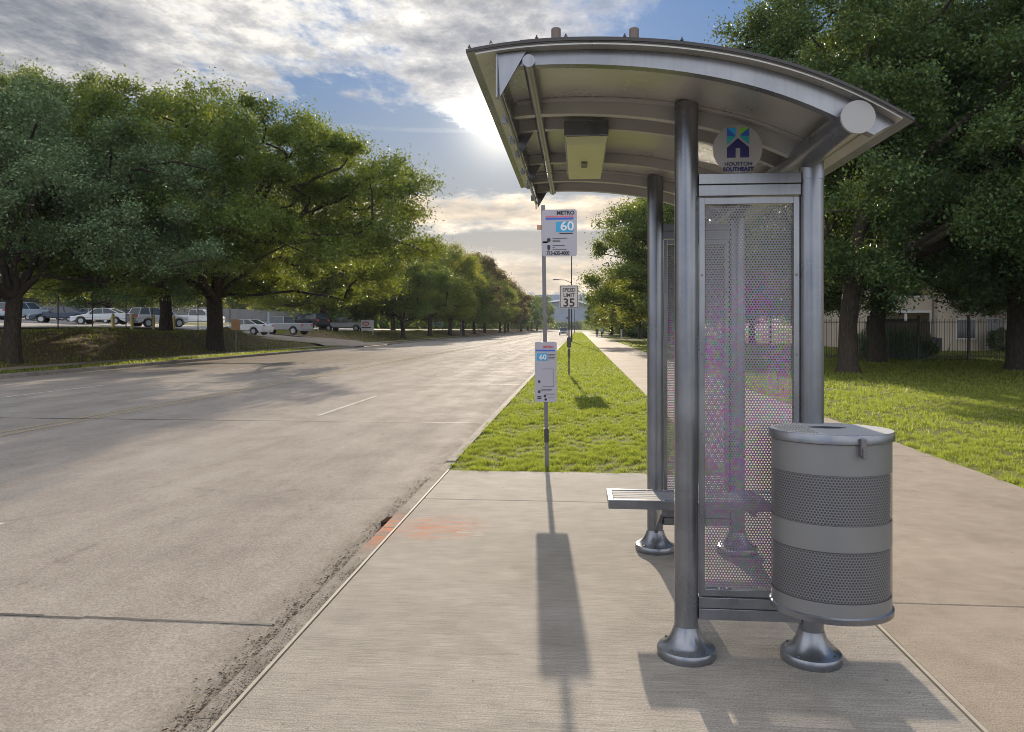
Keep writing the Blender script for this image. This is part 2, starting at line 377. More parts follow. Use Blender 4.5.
def sheet(name, x0, x1, y0, y1, z, mat, kind='structure', nseg=1):
    mb = MB(); n = nseg
    vs = [(x, y0+(y1-y0)*j/n, z) for j in range(n+1) for x in (x0, x1)]
    mb.add(vs, [(2*j, 2*j+1, 2*j+3, 2*j+2) for j in range(n)]); o = mb.build(name, mat, fix=False); tag(o, kind=kind); return o
sheet('road', -19.25, -1.52, -60, 2500, RZ, M['road'])
# markings and joints as sheets above the road
mb = MB()
def qd(mb, x0, x1, y0, y1, z): mb.add([(x0, y0, z), (x1, y0, z), (x1, y1, z), (x0, y1, z)], [(0, 1, 2, 3)])
for k in range(-1, 30):
    y = 1.9+k*12.2
    qd(mb, -5.05, -4.95, y, y+4.2, RZ+.004)
    if k < 20: qd(mb, -14.05, -13.95, y+3, y+7, RZ+.004)
o = mb.build('road_dashes', M['wline'], fix=False); tag(o, kind='structure')
mb = MB(); qd(mb, -9.08, -8.99, -20, 400, RZ+.004); qd(mb, -9.38, -9.29, -20, 400, RZ+.004)
o = mb.build('road_centre_line', M['ywline'], fix=False); tag(o, kind='structure')
mb = MB()
rj = random.Random(3)
for k in range(-1, 16):
    y = 4.15+k*9.1; x = -19.2
    while x < -1.75:
        x2 = min(x+rj.uniform(.25, .6), -1.72); w = rj.uniform(.009, .021); j = rj.uniform(-.008, .008)
        qd(mb, x, x2, y-w+j, y+w+j, RZ+.004); x = x2
for xx in (-12.6,):
    qd(mb, xx-.008, xx+.008, -10, 200, RZ+.0075)
o = mb.build('road_joints', M['black'], fix=False); tag(o, kind='structure')
# right-hand curb : top strip and battered face
mb = MB()
def curb(mb, X0, X1, ztop, y0, y1, side, face=.05):
    n = max(1, int((y1-y0)/3)); p = [(X0, ztop), (X1, ztop)]
    if side > 0: prof = [(X0-face, RZ-.02), (X0-face*.55, ztop-.03), (X0, ztop), (X1, ztop), (X1, RZ-.1)]
    else: prof = [(X0+face, RZ-.02), (X0+face*.55, ztop-.03), (X0, ztop), (X1, ztop), (X1, RZ-.1)]
    mb.prism(prof, 'y', y0, y1)
y = -6.0
while y < 420:
    L_ = 3.0 if y < 60 else 30
    curb(mb, -1.590, -1.481, -.004 if y < 8 else .012, y, y+L_-(.008 if L_ < 5 else 0), 1); y += L_
o = mb.build('curb', M['curb'], fix=True); tag(o, kind='structure')
mb = MB(); y = -6.0
while y < 420:
    L_ = 3.0 if y < 90 else 30
    if not (DRV0+1 < y < DRV1-2): curb(mb, -19.2, -19.38, .075, y, y+L_-(.01 if L_ < 5 else 0), -1)
    y += L_
o = mb.build('far_curb', M['curb'], fix=True); tag(o, kind='structure')
# slab (bus pad) with joints, side path
def blocks(name, x0, x1, cuts, z, mat, gap=.006, th=.12):
    mb = MB()
    for a, b in zip(cuts[:-1], cuts[1:]): mb.box(x0, x1, a+gap, b-gap, z-th, z)
    o = mb.build(name, mat, bevel=.006); tag(o, kind='structure'); return o
blocks('bus_pad', -1.458, 1.615, [-4.2, 7.02, 8.46], 0, M['slab'], .005)
cuts = [-6+i*3.02 for i in range(3)]
ys = [-6.0]
while ys[-1] < 60: ys.append(ys[-1]+ (5.3 if ys[-1] < 5 else 1.55*2))
while ys[-1] < 330: ys.append(ys[-1]+12)
blocks('sidewalk', 1.645, 4.5, ys, .0, M['walk'])
sheet('pad_seam_bed', -1.50, 1.66, -4.2, 8.46, -.006, M['mulch'])
blocks('cross_path', -1.48, 1.63, [92, 94.6], .012, M['walk'])
blocks('branch_path', 4.52, 40, [94, 96.5], .012, M['walk'])
# timber expansion joints
mb = MB(); mb.box(-1.478, -1.461, -4.2, 8.47, -.05, .006); o = mb.build('joint_strip', M['wood']); tag(o, kind='structure')
mb = MB(); mb.box(1.620, 1.638, -4.2, 8.46, -.05, .005); o = mb.build('joint_strip', M['wood']); tag(o, kind='structure')
# left sidewalk and driveway, parking lot following the ground
def drape(name, x0, x1, y0, y1, dz, mat, nx=4, ny=30, zf=None):
    mb = MB(); vs = []; zf = zf or gz
    for j in range(ny+1):
        for i in range(nx+1):
            x = x0+(x1-x0)*i/nx; y = y0+(y1-y0)*j/ny; vs.append((x, y, zf(x, y)+dz))
    mb.add(vs, [(j*(nx+1)+i, j*(nx+1)+i+1, (j+1)*(nx+1)+i+1, (j+1)*(nx+1)+i) for j in range(ny) for i in range(nx)])
    o = mb.build(name, mat, smooth='all', fix=False); tag(o, kind='structure'); return o
drape('far_sidewalk', -22.3, -20.8, -20, 62, .03, M['walk'], 2, 60)
drape('far_sidewalk', -22.3, -20.8, 77, 330, .03, M['walk'], 2, 120)
drape('parking_lot', -74, -33.5, -10, 150, .08, M['lot'], 18, 80)
drape('driveway', -35.5, -19.0, DRV0, DRV1, .05, M['walk'], 24, 12)

# ------------------------------------------------------------------ shelter
N1 = (.535, 3.78); N2 = (1.135, 3.78); F1 = (.562, 5.55); F2 = (1.145, 5.55)
SH = empty('bus_shelter', (0, 0, 0)); tag(SH, 'silver metal bus shelter with curved roof and perforated end panels', 'bus shelter')
def cross(pts, Y): return [(atY(x, y, Y).x, atY(x, y, Y).z) for x, y in pts]
def resample(pl, xs):
    out = []
    for x in xs:
        for (x0, z0), (x1, z1) in zip(pl[:-1], pl[1:]):
            if x0 <= x <= x1 or (x < pl[0][0] and (x0, z0) == pl[0]) or (x > pl[-1][0] and (x1, z1) == pl[-1]):
                out.append((x, z0+(z1-z0)*(x-x0)/(x1-x0))); break
    return out
YN, YF = 3.08, 6.10
top = cross([(466, 50.5), (492, 46), (519, 42), (560, 39.2), (597, 38), (640, 39.5), (690, 44), (730, 49.5), (760, 55.5), (795, 65), (829, 77), (860, 90.5), (887, 104), (914, 119)], YN)
# smooth the arch with a polynomial
co = np.polyfit([p[0] for p in top], [p[1] for p in top], 5)
xs = np.linspace(top[0][0], top[-1][0], 49)
arch = [(float(x), float(np.polyval(co, x))) for x in xs]
def arch_z(x): return float(np.polyval(co, x))
TH = .019
sk = MB(); sk.strip(arch, [(x, z-TH*.5) for x, z in arch], YN, YF); sk.build('roof', M['silver'], SH, smooth=True)
sk = MB(); sk.strip([(x, z-TH*.5-.0005) for x, z in arch[1:-1]], [(x, z-TH) for x, z in arch[1:-1]], YN+.012, YF-.012); sk.build('roof_lining', M['sheet'], SH, smooth=True)
# trim along the near and far edge: two thin lips
for yy in (YN-.006, YF-.006):
    sk = MB(); sk.strip([(x, z+.004) for x, z in arch], [(x, z-.008) for x, z in arch], yy, yy+.012); sk.build('roof_trim', M['dark'], SH, smooth=True)
sk = MB(); sk.strip([(x, z+.012) for x, z in arch[6:]], [(x, z+.005) for x, z in arch[6:]], YN+.01, YF-.02); sk.build('roof_cap_sheet', M['dark'], SH, smooth=True)
# ribs
TXR = 1.19
x0r, x1r = -.33, 1.32
def rib(Y, thick, wl, wr, x0=x0r, x1=x1r, name='rib'):
    xs = np.linspace(x0, x1, 40)
    t = [(float(x), arch_z(x)-TH-.001) for x in xs]
    b = []
    for x in xs:
        k = (x-x0)/(x1-x0); sl = math.hypot(1, np.polyval(np.polyder(co), x))
        wd = wl+(wr-wl)*min(1, k*1.15)
        if x > TXR: wd *= max(.06, 1-(x-TXR)/(x1-TXR+1e-6))
        b.append((float(x), arch_z(x)-TH-wd*sl))
    m = MB(); m.strip(t, b, Y, Y+thick); return m.build(name, M['ribs' if Y > 3.2 else 'silver'], SH, smooth=True)
rib(3.15, .05, .052, .088, x1=1.275)
rib(3.84, .05, .065, .088, x1=1.17); rib(4.16, .04, .06, .07, x1=1.17); rib(5.00, .04, .06, .07, x1=1.17); rib(5.60, .05, .065, .088, x1=1.17); rib(6.02, .05, .06, .088, x1=1.275)
# lower flanges of ribs
for Y in (3.84, 5.60):
    xs2 = np.linspace(x0r+.02, 1.14, 36)
    m = MB(); m.strip([(float(x), arch_z(x)-TH-.0014) for x in xs2], [(float(x), arch_z(x)-TH-.012) for x in xs2], Y-.05, Y-.001); m.build('rib_flange', M['ribs'], SH, smooth=True)
# gussets, front fascia
def gusset(Y):
    g = MB(); g.prism([(-.335, arch_z(-.335)-TH-.002), (-.215, arch_z(-.215)-TH-.002), (-.325, 2.59)], 'y', Y, Y+.012); g.build('gusset', M['silver'], SH)
    g = MB(); g.box(-.342, -.335, Y-.01, Y+.03, 2.585, arch_z(-.34)-TH-.002); g.build('gusset_edge', M['silver'], SH)
for Y in (3.125, 4.2, 5.05, 6.06): gusset(Y)
g = MB(); g.box(-.334, -.326, 3.17, 6.05, 2.665, arch_z(-.33)-TH-.002); g.build('front_fascia', M['silver'], SH)
g = MB(); g.tube([(-.336, 3.17, 2.625), (-.336, 6.05, 2.625)], .011, 8); g.build('front_rail', M['silver'], SH, smooth=True)
for y in (3.6, 4.0, 4.35, 4.8, 5.3, 5.8):
    g = MB(); g.box(-.362, -.340, y-.015, y+.015, 2.605, 2.645); g.build('rail_clip', M['silver'], SH)
g = MB(); g.tube([(-.205, 3.12, 2.735), (-.205, 6.14, 2.735)], .0265, 20); g.build('front_tube', M['silver'], SH, smooth=True)
tc = atY(858, 117, 3.10)
TX, TZ = tc.x, tc.z
g = MB(); g.tube([(TX, 3.11, TZ), (TX, 6.14, TZ)], .0655, 36); g.build('rear_tube', M['silver'], SH, smooth=True)
g = MB(); g.tube([(TX, 3.096, TZ), (TX, 3.1095, TZ)], .0665, 36); g.build('tube_cap', M['disc'], SH, smooth=True)
# posts with bell feet
bell = [(.142, 0), (.144, .006), (.144, .034), (.139, .044), (.118, .052), (.100, .066), (.084, .088), (.072, .112), (.064, .135), (.0605, .15)]
def post(p, ztop, r=.058):
    o = MB(); o.lathe([(r, .145), (r, ztop)], p[0], p[1], 40); po = o.build('post', M['silver'], SH, smooth=True)
    o = MB(); o.lathe(bell, p[0], p[1], 48); o.build('post_foot', M['silver'], po, smooth=True)
    for k in range(4):
        o = MB(); o.lathe([(.009, .045), (.009, .056)], p[0]+.122*math.cos(k*PI/2+.8), p[1]+.122*math.sin(k*PI/2+.8), 6); o.build('anchor_bolt', M['silver'], po)
    return po
post(N1, arch_z(N1[0])-TH-.002); post(F1, arch_z(F1[0])-TH-.002)
post(N2, TZ-.03); post(F2, TZ-.03)
for p in (N2, F2):
    o = MB(); o.lathe([(.0605, TZ-.12), (.0605, TZ-.075)], p[0], p[1], 40); o.build('post_collar', M['silver'], SH, smooth=True)
# perforated end panels
def perf_cells(w, h, p, fill, mapf):
    """hexagonal cells with hexagonal holes over a w x h sheet"""
    a = p/math.sqrt(3); nx = int(w/p); dy = p*math.sqrt(3)/2; ny = int((h-a)/dy); ox = (w-nx*p)/2; oy = (h-((ny-1)*dy+2*a))/2+a
    V = {}; vs = []; fs = []
    def vid(x, y):
        k = (round(x*2e4), round(y*2e4))
        if k not in V: V[k] = len(vs); vs.append(mapf(x, y))
        return V[k]
    for j in range(ny):
        for i in range(nx-(j % 2)):
            cx = ox+p/2+i*p+(j % 2)*p/2; cy = oy+j*dy
            o = [vid(cx+a*math.sin(t*PI/3), cy+a*math.cos(t*PI/3)) for t in range(6)]
            b = len(vs)
            for t in range(6): vs.append(mapf(cx+a*fill*math.sin(t*PI/3), cy+a*fill*math.cos(t*PI/3)))
            for t in range(6): fs.append((o[t], o[(t+1) % 6], b+(t+1) % 6, b+t))
    return vs, fs
pz0, pz1 = .335, 2.225
def end_panel(A, B, first=None):
    xa, xb = A[0]+.0595, B[0]-.0595; y = A[1]
    fr = MB(); w = .028; zb, zt = .30, 2.262
    fr.box(xa, xa+w, y-.018, y+.018, zb, zt); fr.box(xb-w, xb, y-.018, y+.018, zb, zt)
    fr.box(xa+w, xb-w, y-.018, y+.018, zb, zb+w+.006); fr.box(xa+w, xb-w, y-.018, y+.018, zt-w-.006, zt)
    pn = fr.build('end_panel', M['silver'], SH, bevel=.002)
    vs, fs = perf_cells(xb-xa-2*w+.006, zt-zb-2*w-.004, .0142, .55, lambda x, z: (xa+w-.003+x, y, zb+w+.002+z))
    m = MB(); m.add(vs, fs); ps = m.build('perforated_sheet', M['shimmer'], pn, fix=False)
    ra = np.repeat(np.random.default_rng(8).random(len(fs)//6+1), 6)[:len(fs)]; ps.data.attributes.new('rnd', 'FLOAT', 'FACE').data.foreach_set('value', ra.astype(np.float32))
    for z in np.arange(zb+.02, zt, .39):
        for x in (xa+w*.5, xb-w*.5): m = MB(); m.tube([(x, y-.018, z), (x, y-.022, z)], .006, 8); m.build('panel_bolt', M['galv'], pn)
    # header rails and bottom rails
    h = MB(); h.box(A[0]+.056, B[0]-.056, y-.035, y+.035, 2.325, 2.376); h.box(A[0]+.056, B[0]-.056, y-.028, y+.028, 2.268, 2.322); h.build('header_rail', M['silver'], SH, bevel=.002)
    h = MB(); h.box(A[0]+.056, B[0]-.056, y-.028, y+.028, .245, .296); h.box(A[0]+.056, B[0]-.056, y-.035, y+.035, .19, .243); h.build('bottom_rail', M['silver'], SH, bevel=.002)
    for x in ():
        for z in (.6, 1.3, 2.0):
            k = MB(); k.box(x-.006, x+.008, y-.01, y+.01, z, z+.04); k.build('panel_clip', M['galv'], pn)
end_panel(N1, N2); end_panel(F1, F2)
# bench across the far bay
bx0, bx1, by0, by1, bz = .20, 1.46, 4.97, 5.32, .49
fr = MB(); fr.box(bx0, bx1, by0, by0+.035, bz-.06, bz); fr.box(bx0, bx0+.035, by0+.035, by1-.035, bz-.06, bz); fr.box(bx1-.035, bx1, by0+.035, by1-.035, bz-.06, bz); fr.box(bx0, bx1, by1-.035, by1, bz-.06, bz)
be = fr.build('bench_seat', M['silver'], SH, bevel=.004)
sl = MB()
for k in range(5):
    y0 = by0+.042+k*.054; sl.box(bx0+.036, bx1-.036, y0, y0+.046, bz-.022, bz-.004)
sl.build('seat_slats', M['slat'], be, bevel=.002)
br = MB(); br.box(F1[0]-.012, F1[0]+.012, 5.0, 5.49, bz-.10, bz-.062)
br.add([(F1[0]-.012, 5.49, .14), (F1[0]+.012, 5.49, .14), (F1[0]-.012, 5.49, bz-.10), (F1[0]+.012, 5.49, bz-.10), (F1[0]-.012, 5.05, bz-.10), (F1[0]+.012, 5.05, bz-.10)],
       [(0, 2, 4), (1, 5, 3), (0, 1, 3, 2), (0, 4, 5, 1), (2, 3, 5, 4)])
br.build('bench_bracket', M['silver'], SH)
br = MB(); br.box(F2[0]-.012, F2[0]+.012, 5.0, 5.49, bz-.10, bz-.062); br.build('bench_bracket', M['silver'], SH)
# light box
lb = MB(); bxa, bxb = -.075, .165
lb.box(bxa, bxb, 4.10, 5.12, 2.665, arch_z(.05)-TH-.03); lbx = lb.build('light_box', M['silver'], SH, bevel=.006)
lb = MB(); lb.add([(bxa+.004, 4.104, 2.664), (bxb-.004, 4.104, 2.664), (bxb-.004, 5.116, 2.664), (bxa+.004, 5.116, 2.664), (bxa+.014, 4.13, 2.625), (bxb-.014, 4.13, 2.625), (bxb-.014, 5.09, 2.625), (bxa+.014, 5.09, 2.625)],
                  [(0, 1, 5, 4), (1, 2, 6, 5), (2, 3, 7, 6), (3, 0, 4, 7), (4, 5, 6, 7)]); lb.build('light_lens', M['lens'], lbx, bevel=.003)
lb = MB(); lb.box(.02, .055, 4.55, 4.68, 2.614, 2.6245); lb.build('lamp_sensor', M['galv'], lbx)
# stubs and clips on the roof
for px in (556, 634):
    p = atY(px, 36, 3.45); z = arch_z(p.x)
    s_ = MB(); zt_ = atY(px, 28.5, 3.45).z; s_.lathe([(.022, z-.01), (.022, zt_-.004), (.018, zt_)], p.x, 3.45, 16); s_.build('roof_stub', M['brown_metal'], SH, smooth=True)
for x in (arch[0][0]+.012, -.36, -.17, -.05, .19, .42, .66, .86, 1.0, 1.12, 1.22, arch[-1][0]-.012):
    z = arch_z(x); c = MB(); c.lathe([(.007, z+.013), (.007, z+.017), (.003, z+.0175), (.003, z+.026)], x, 3.092, 8); c.build('edge_bolt', M['dark'], SH)
# logo disc above the header
cx, cz, rr = atY(738, 148.5, 3.76).x, atY(738, 148.5, 3.76).z, .119
yd = 3.765
d = MB(); pts = [(cx+rr*math.cos(t), max(cz+rr*math.sin(t), 2.378)) for t in np.linspace(0, 2*PI, 49)[:-1]]
d.prism(pts, 'y', yd, yd+.008); ds = d.build('round_sign', M['disc'], SH)
sc = .20/49.    # metres per photo pixel at this depth
def L3(x, y): return (cx+(x-738)*3.87/750, cz-(y-148.5)*3.87/750)
def polyp(name, pts, mat, y=yd-.002, parent=None):
    m = MB(); m.prism([L3(*p) for p in pts], 'y', y, y+.0015); return m.build(name, mat, parent)
def Z(x, y): return (700+x/12.2, 120+y/12.2)
lg = MB(); lg.m = 0
def lp(mi, pts): lg.m = mi; lg.prism([L3(*Z(*p)) for p in pts], 'y', yd-.0025, yd-.0005)
lp(0, [(340, 450), (340, 335), (463, 225), (590, 335), (590, 450), (490, 450), (490, 342), (438, 342), (438, 450)])
lp(1, [(340, 105), (440, 105), (440, 190)]); lp(2, [(340, 106), (436, 193), (340, 205)]); lp(3, [(340, 208), (436, 195), (436, 212), (340, 300)])
lp(4, [(487, 105), (590, 105), (487, 190)]); lp(2, [(592, 106), (592, 205), (489, 193)]); lp(3, [(592, 208), (592, 300), (489, 212), (489, 195)])
lg.build('logo_mark', [M['navy'], M['cyan'], M['mblue'], M['teal'], M['lgreen']], ds)
lt = MB(); text_into(lt, 'HOUSTON', .026, cx+.002, L3(*Z(463, 545))[1], yd-.003, 1.05, 0, 'CENTER'); text_into(lt, 'SOUTHEAST', .027, cx+.002, L3(*Z(463, 606))[1], yd-.003, .98, .0012, 'CENTER')
lt.build('lettering', M['navy'], ds, fix=False)

# ------------------------------------------------------------------ litter bin
BC = atD(830.5, 3.44); rx, ry = .259, .22
BN = empty('trash_can', (BC.x, BC.y, 0)); tag(BN, 'grey perforated metal trash can hung on the near rear post of the bus shelter', 'trash can')
bz0, bz1 = .345, 1.117
def ell(a, z, k=1.0): return (rx*k*math.cos(a), ry*k*math.sin(a), z)
def band(z0, z1, name, k=1.0, mat='perf'):
    m = MB(); n = 72
    m.add([ell(2*PI*i/n, z, k) for z in (z0, z1) for i in range(n)], [(i, (i+1) % n, n+(i+1) % n, n+i) for i in range(n)]); return m.build(name, M[mat], BN, smooth='all', fix=False)
ph = CAMH
zb = [bz0, .425, .655, .76, .985, bz1]     # solid, perf, solid, perf, solid
band(zb[0], zb[1]+.004, 'bin_band', 1.0, 'binband'); band(zb[2]-.004, zb[3]+.004, 'bin_band', 1.0, 'binband'); band(zb[4]-.004, zb[5], 'bin_band', 1.0, 'binband')
circ = 2*PI*math.sqrt((rx*rx+ry*ry)/2)
# arc-length param of the ellipse
tt = np.linspace(PI/2, 2.5*PI, 721); xs_ = rx*np.cos(tt); ys_ = ry*np.sin(tt); ss = np.concatenate([[0], np.cumsum(np.hypot(np.diff(xs_), np.diff(ys_)))])
P = .0135; nn = int(ss[-1]/P); P = ss[-1]/nn
for z0, z1 in ((zb[1], zb[2]), (zb[3], zb[4])):
    vs, fs = perf_cells(ss[-1]+P*.5, z1-z0, P, .68, lambda x, z: ell(float(np.interp(x % ss[-1], ss, tt)), z0+z, .999))
    m = MB(); m.add(vs, fs); m.box(-.02, .02, ry*.985, ry*1.0, z0, z1); m.build('perforated_band', M['binperf'], BN, smooth='all', fix=False)
band(bz0+.02, 1.06, 'bin_liner', .965, 'bag')
m = MB(); n = 72; m.add([ell(2*PI*i/n, bz0+.02, .9) for i in range(n)], [tuple(range(n))]); m.build('liner_base', M['bag'], BN)
m = MB(); prof = [(.985, bz0), (1.03, bz0-.004), (1.035, bz0+.02), (1.0, bz0+.026)]
m.add([ell(2*PI*i/n, z, k) for k, z in prof for i in range(n)], [(j*n+i, j*n+(i+1) % n, (j+1)*n+(i+1) % n, (j+1)*n+i) for j in range(3) for i in range(n)]+[tuple(range(n))]); m.build('bottom_rim', M['silver'], BN, smooth=True)
m = MB()
for k, (z0, z1) in enumerate([(1.088, 1.094), (.752, .757)]):
    pass
# lid: ring with an oval opening toward the back
n = 72; oc = (0, .055); orx, ory = .088, .055
outer = [(1.02, bz1-.002), (1.045, bz1+.002), (1.045, bz1+.034), (1.03, bz1+.041)]
vs = [ell(2*PI*i/n, z, k) for k, z in outer for i in range(n)]
vs += [(oc[0]+orx*math.cos(2*PI*i/n), oc[1]+ory*math.sin(2*PI*i/n), bz1+.041) for i in range(n)]
fs = [(j*n+i, j*n+(i+1) % n, (j+1)*n+(i+1) % n, (j+1)*n+i) for j in range(3) for i in range(n)]
m = MB(); m.add(vs[:4*n], fs); ld = m.build('lid', M['silver'], BN, smooth=True)
m = MB(); vt = [(x, y, z+.0006) for x, y, z in vs[3*n:]]+[(oc[0]+orx*math.cos(2*PI*i/n), oc[1]+ory*math.sin(2*PI*i/n), bz1+.0) for i in range(n)]
m.add(vt, [(j*n+i, j*n+(i+1) % n, (j+1)*n+(i+1) % n, (j+1)*n+i) for j in range(2) for i in range(n)]); m.build('lid_top', M['lidtop'], ld)
m = MB(); m.add([(oc[0]+orx*.99*math.cos(2*PI*i/n), oc[1]+ory*.99*math.sin(2*PI*i/n), bz1+.0385) for i in range(n)], [tuple(range(n))]); m.build('opening', M['ink'], ld)  # black disc paints the shade inside the bin
m = MB()
for k in range(16):
    x = -.235+k*.013; yy = ry*.98*math.sqrt(max(0, 1-(x/(rx*1.0))**2))
    if x < -.10: m.box(x, x+.005, -yy*.85, yy*.85, bz1+.0412, bz1+.0445)
m.build('lid_ribs', M['lidtop'], ld)
m = MB(); m.box(-.012+.06, .012+.06, -ry*1.062-.010, -ry*1.05+.02, bz1-.045, bz1+.03); m.box(.052, .068, -ry*1.062-.022, -ry*1.04, bz1-.055, bz1-.01); m.build('latch', M['galv'], BN, bevel=.003)
for zq in (.45, .95): m = MB(); m.box(-.05, .0, ry*.97, ry+.06, zq, zq+.05); m.build('bracket', M['dark'], BN)

# ------------------------------------------------------------------ bus stop sign
SP = atD(547, 8.68); 
ST = empty('bus_stop_sign', (SP.x, SP.y, 0)); tag(ST, 'grey bus stop pole on the grass edge with two white route 60 signs', 'bus stop sign')
lean = -.045/3.0
m = MB(); m.box(-.022, .022, -.022, .022, -.05, 3.04, Matrix.Shear('XY', 4, (0, 0)) if False else None)
m.v = [(x+lean*z, y, z) for x, y, z in m.v]; m.build('pole', M['galv'], ST)
m = MB(); m.box(-.026, .026, -.026, .026, .30, .46); m.v = [(x+lean*z, y, z) for x, y, z in m.v]; m.build('pole_sleeve', M['dark'], ST)
yz = -.026
def face(name, x0, x1, z0, z1, r, parent, mat='signw'):
    m = MB(); m.prism(rrect(x0, x1, z0, z1, r), 'y', yz-.004, yz); return m.build(name, M[mat], parent)
x0, x1, z0, z1 = -.025-.03, .345, 2.445, 2.985
tp = face('route_sign', x0, x1, z0, z1, .03, ST)
W = x1-x0; H = z1-z0
def bars(parent, mat, rects, name='printing', y=yz-.0062):
    m = MB()
    for a, b, c, d_ in rects: m.box(a, b, y, y+.002, c, d_)
    return m.build(name, M[mat], parent)
def fx(k): return x0+W*k
def fz(k): return z1-H*k
bars(tp, 'redl', [(fx(.10), fx(.90), fz(.165), fz(.135))], 'red_band')
bars(tp, 'mblue', [(fx(.10), fx(.90), fz(.215), fz(.175))], 'blue_band')
bars(tp, 'blue', [(fx(.40), fx(.90), fz(.48), fz(.26))], 'route_box')
bars(tp, 'ink', [(fx(.30), fx(.72), fz(.62), fz(.608)), (fx(.30), fx(.52), fz(.66), fz(.648)), (fx(.30), fx(.52), fz(.685), fz(.673)), (fx(.30), fx(.65), fz(.775), fz(.763)), (fx(.30), fx(.36), fz(.815), fz(.805)), (fx(.30), fx(.70), fz(.86), fz(.85)),
    (fx(.50), fx(.88), fz(.525), fz(.50))], 'printed_lines')
m = MB(); m.prism([(fx(.19)+.022*math.cos(t), fz(.65)+.024*math.sin(t)) for t in np.linspace(0, 2*PI, 17)[:-1]], 'y', yz-.0062, yz-.0042); m.build('printed_icon', M['ink'], tp)
m = MB(); m.prism([(fx(.15), fz(.76)), (fx(.235), fz(.76)), (fx(.235), fz(.84)), (fx(.19), fz(.88)), (fx(.15), fz(.84))], 'y', yz-.0062, yz-.0042); m.build('printed_icon', M['ink'], tp)
m = MB(); text_into(m, 'METRO', .062, fx(.93), fz(.11), yz-.006, 1.0, .002, 'RIGHT'); m.build('lettering', M['ink'], tp, fix=False); m = MB(); text_into(m, '713-635-4000', .058, fx(.13), fz(.965), yz-.006, .80, .002); m.build('lettering', M['ink'], tp, fix=False)
m = MB(); text_into(m, '60', .145, fx(.52), fz(.445), yz-.0085, 1.1, .003); m.build('route_number', M['white'], tp, fix=False)
x0, x1, z0, z1 = -.128-.012, .125-.012, .765, 1.46; W = x1-x0; H = z1-z0
lo = face('timetable_sign', x0, x1, z0, z1, .022, ST)
bars(lo, 'mblue', [(fx(.04), fx(.92), fz(.155), fz(.13))], 'blue_band')
bars(lo, 'blue', [(fx(.10), fx(.58), fz(.31), fz(.19))], 'route_box')
bars(lo, 'ink', [(fx(.62), fx(.93), fz(.21), fz(.203)), (fx(.62), fx(.88), fz(.235), fz(.228)), (fx(.62), fx(.93), fz(.26), fz(.253)), (fx(.62), fx(.90), fz(.285), fz(.278)),
    (fx(.84), fx(.85), fz(.74), fz(.45)), (fx(.35), fx(.85), fz(.45), fz(.446)), (fx(.36), fx(.85), fz(.745), fz(.74)), (fx(.30), fx(.8), fz(.79), fz(.782)), (fx(.15), fx(.75), fz(.815), fz(.808)), (fx(.45), fx(.9), fz(.87), fz(.862)), (fx(.12), fx(.3), fz(.95), fz(.93)), (fx(.12), fx(.3), fz(.92), fz(.90)),
    (fx(.62), fx(.9), fz(.93), fz(.925))], 'printed_lines')
for a, b, r in ((.2, .66, .016), (.2, .83, .016), (.46, .9, .015), (.5, .955, .015)):
    m = MB(); m.prism([(fx(a)+r*math.cos(t), fz(b)+r*math.sin(t)) for t in np.linspace(0, 2*PI, 13)[:-1]], 'y', yz-.0062, yz-.0042); m.build('printed_icon', M['ink'], lo)
m = MB(); text_into(m, 'METRO', .036, fx(.86), fz(.10), yz-.006, 1.0, .001, 'RIGHT'); m.build('lettering', M['red'], lo, fix=False)
m = MB(); text_into(m, '60', .078, fx(.20), fz(.29), yz-.0085, 1.1, .002); m.build('route_number', M['white'], lo, fix=False)
m = MB(); m.box(-.075-.04, -.022-.04, -.015, .015, 2.76, 2.81); m.build('sign_clamp', M['tan'], ST); m = MB(); m.box(-.03-.02, .03-.02, -.03, .03, 2.60, 2.62); m.build('sign_clamp', M['tan'], ST)

# speed limit sign
SP = atD(569, 26.0); T = empty('speed_limit_sign', (SP.x, SP.y, 0)); tag(T, 'small white SPEED LIMIT 35 sign on a thin post in the grass strip', 'road sign')
m = MB(); m.box(-.025, .025, -.02, .02, -.1, 3.12); m.build('post', M['dark'], T)
m = MB(); m.box(-.07, .07, -.035, .035, .95, 1.30); m.box(-.045, .045, -.03, .03, .62, .9); m.build('post_box', M['dark'], T)
yz = -.024
x0, x1, z0, z1 = -.325, .325, 2.30, 3.10
fc = face('sign_face', x0, x1, z0, z1, .04, T, 'signpink')
m = MB()
for a in ((x0+.02, x1-.02, z0+.02, z0+.036), (x0+.02, x1-.02, z1-.036, z1-.02), (x0+.02, x0+.036, z0+.037, z1-.037), (x1-.036, x1-.02, z0+.037, z1-.037)): m.box(a[0], a[1], yz-.0062, yz-.0042, a[2], a[3])
m.build('border', M['ink'], fc)
m = MB(); text_into(m, 'SPEED', .175, 0, 2.88, yz-.006, .95, .004, 'CENTER'); text_into(m, 'LIMIT', .175, 0, 2.70, yz-.006, .95, .004, 'CENTER'); text_into(m, '35', .40, 0, 2.365, yz-.006, 1.05, .009, 'CENTER'); m.build('lettering', M['ink'], fc, fix=False)

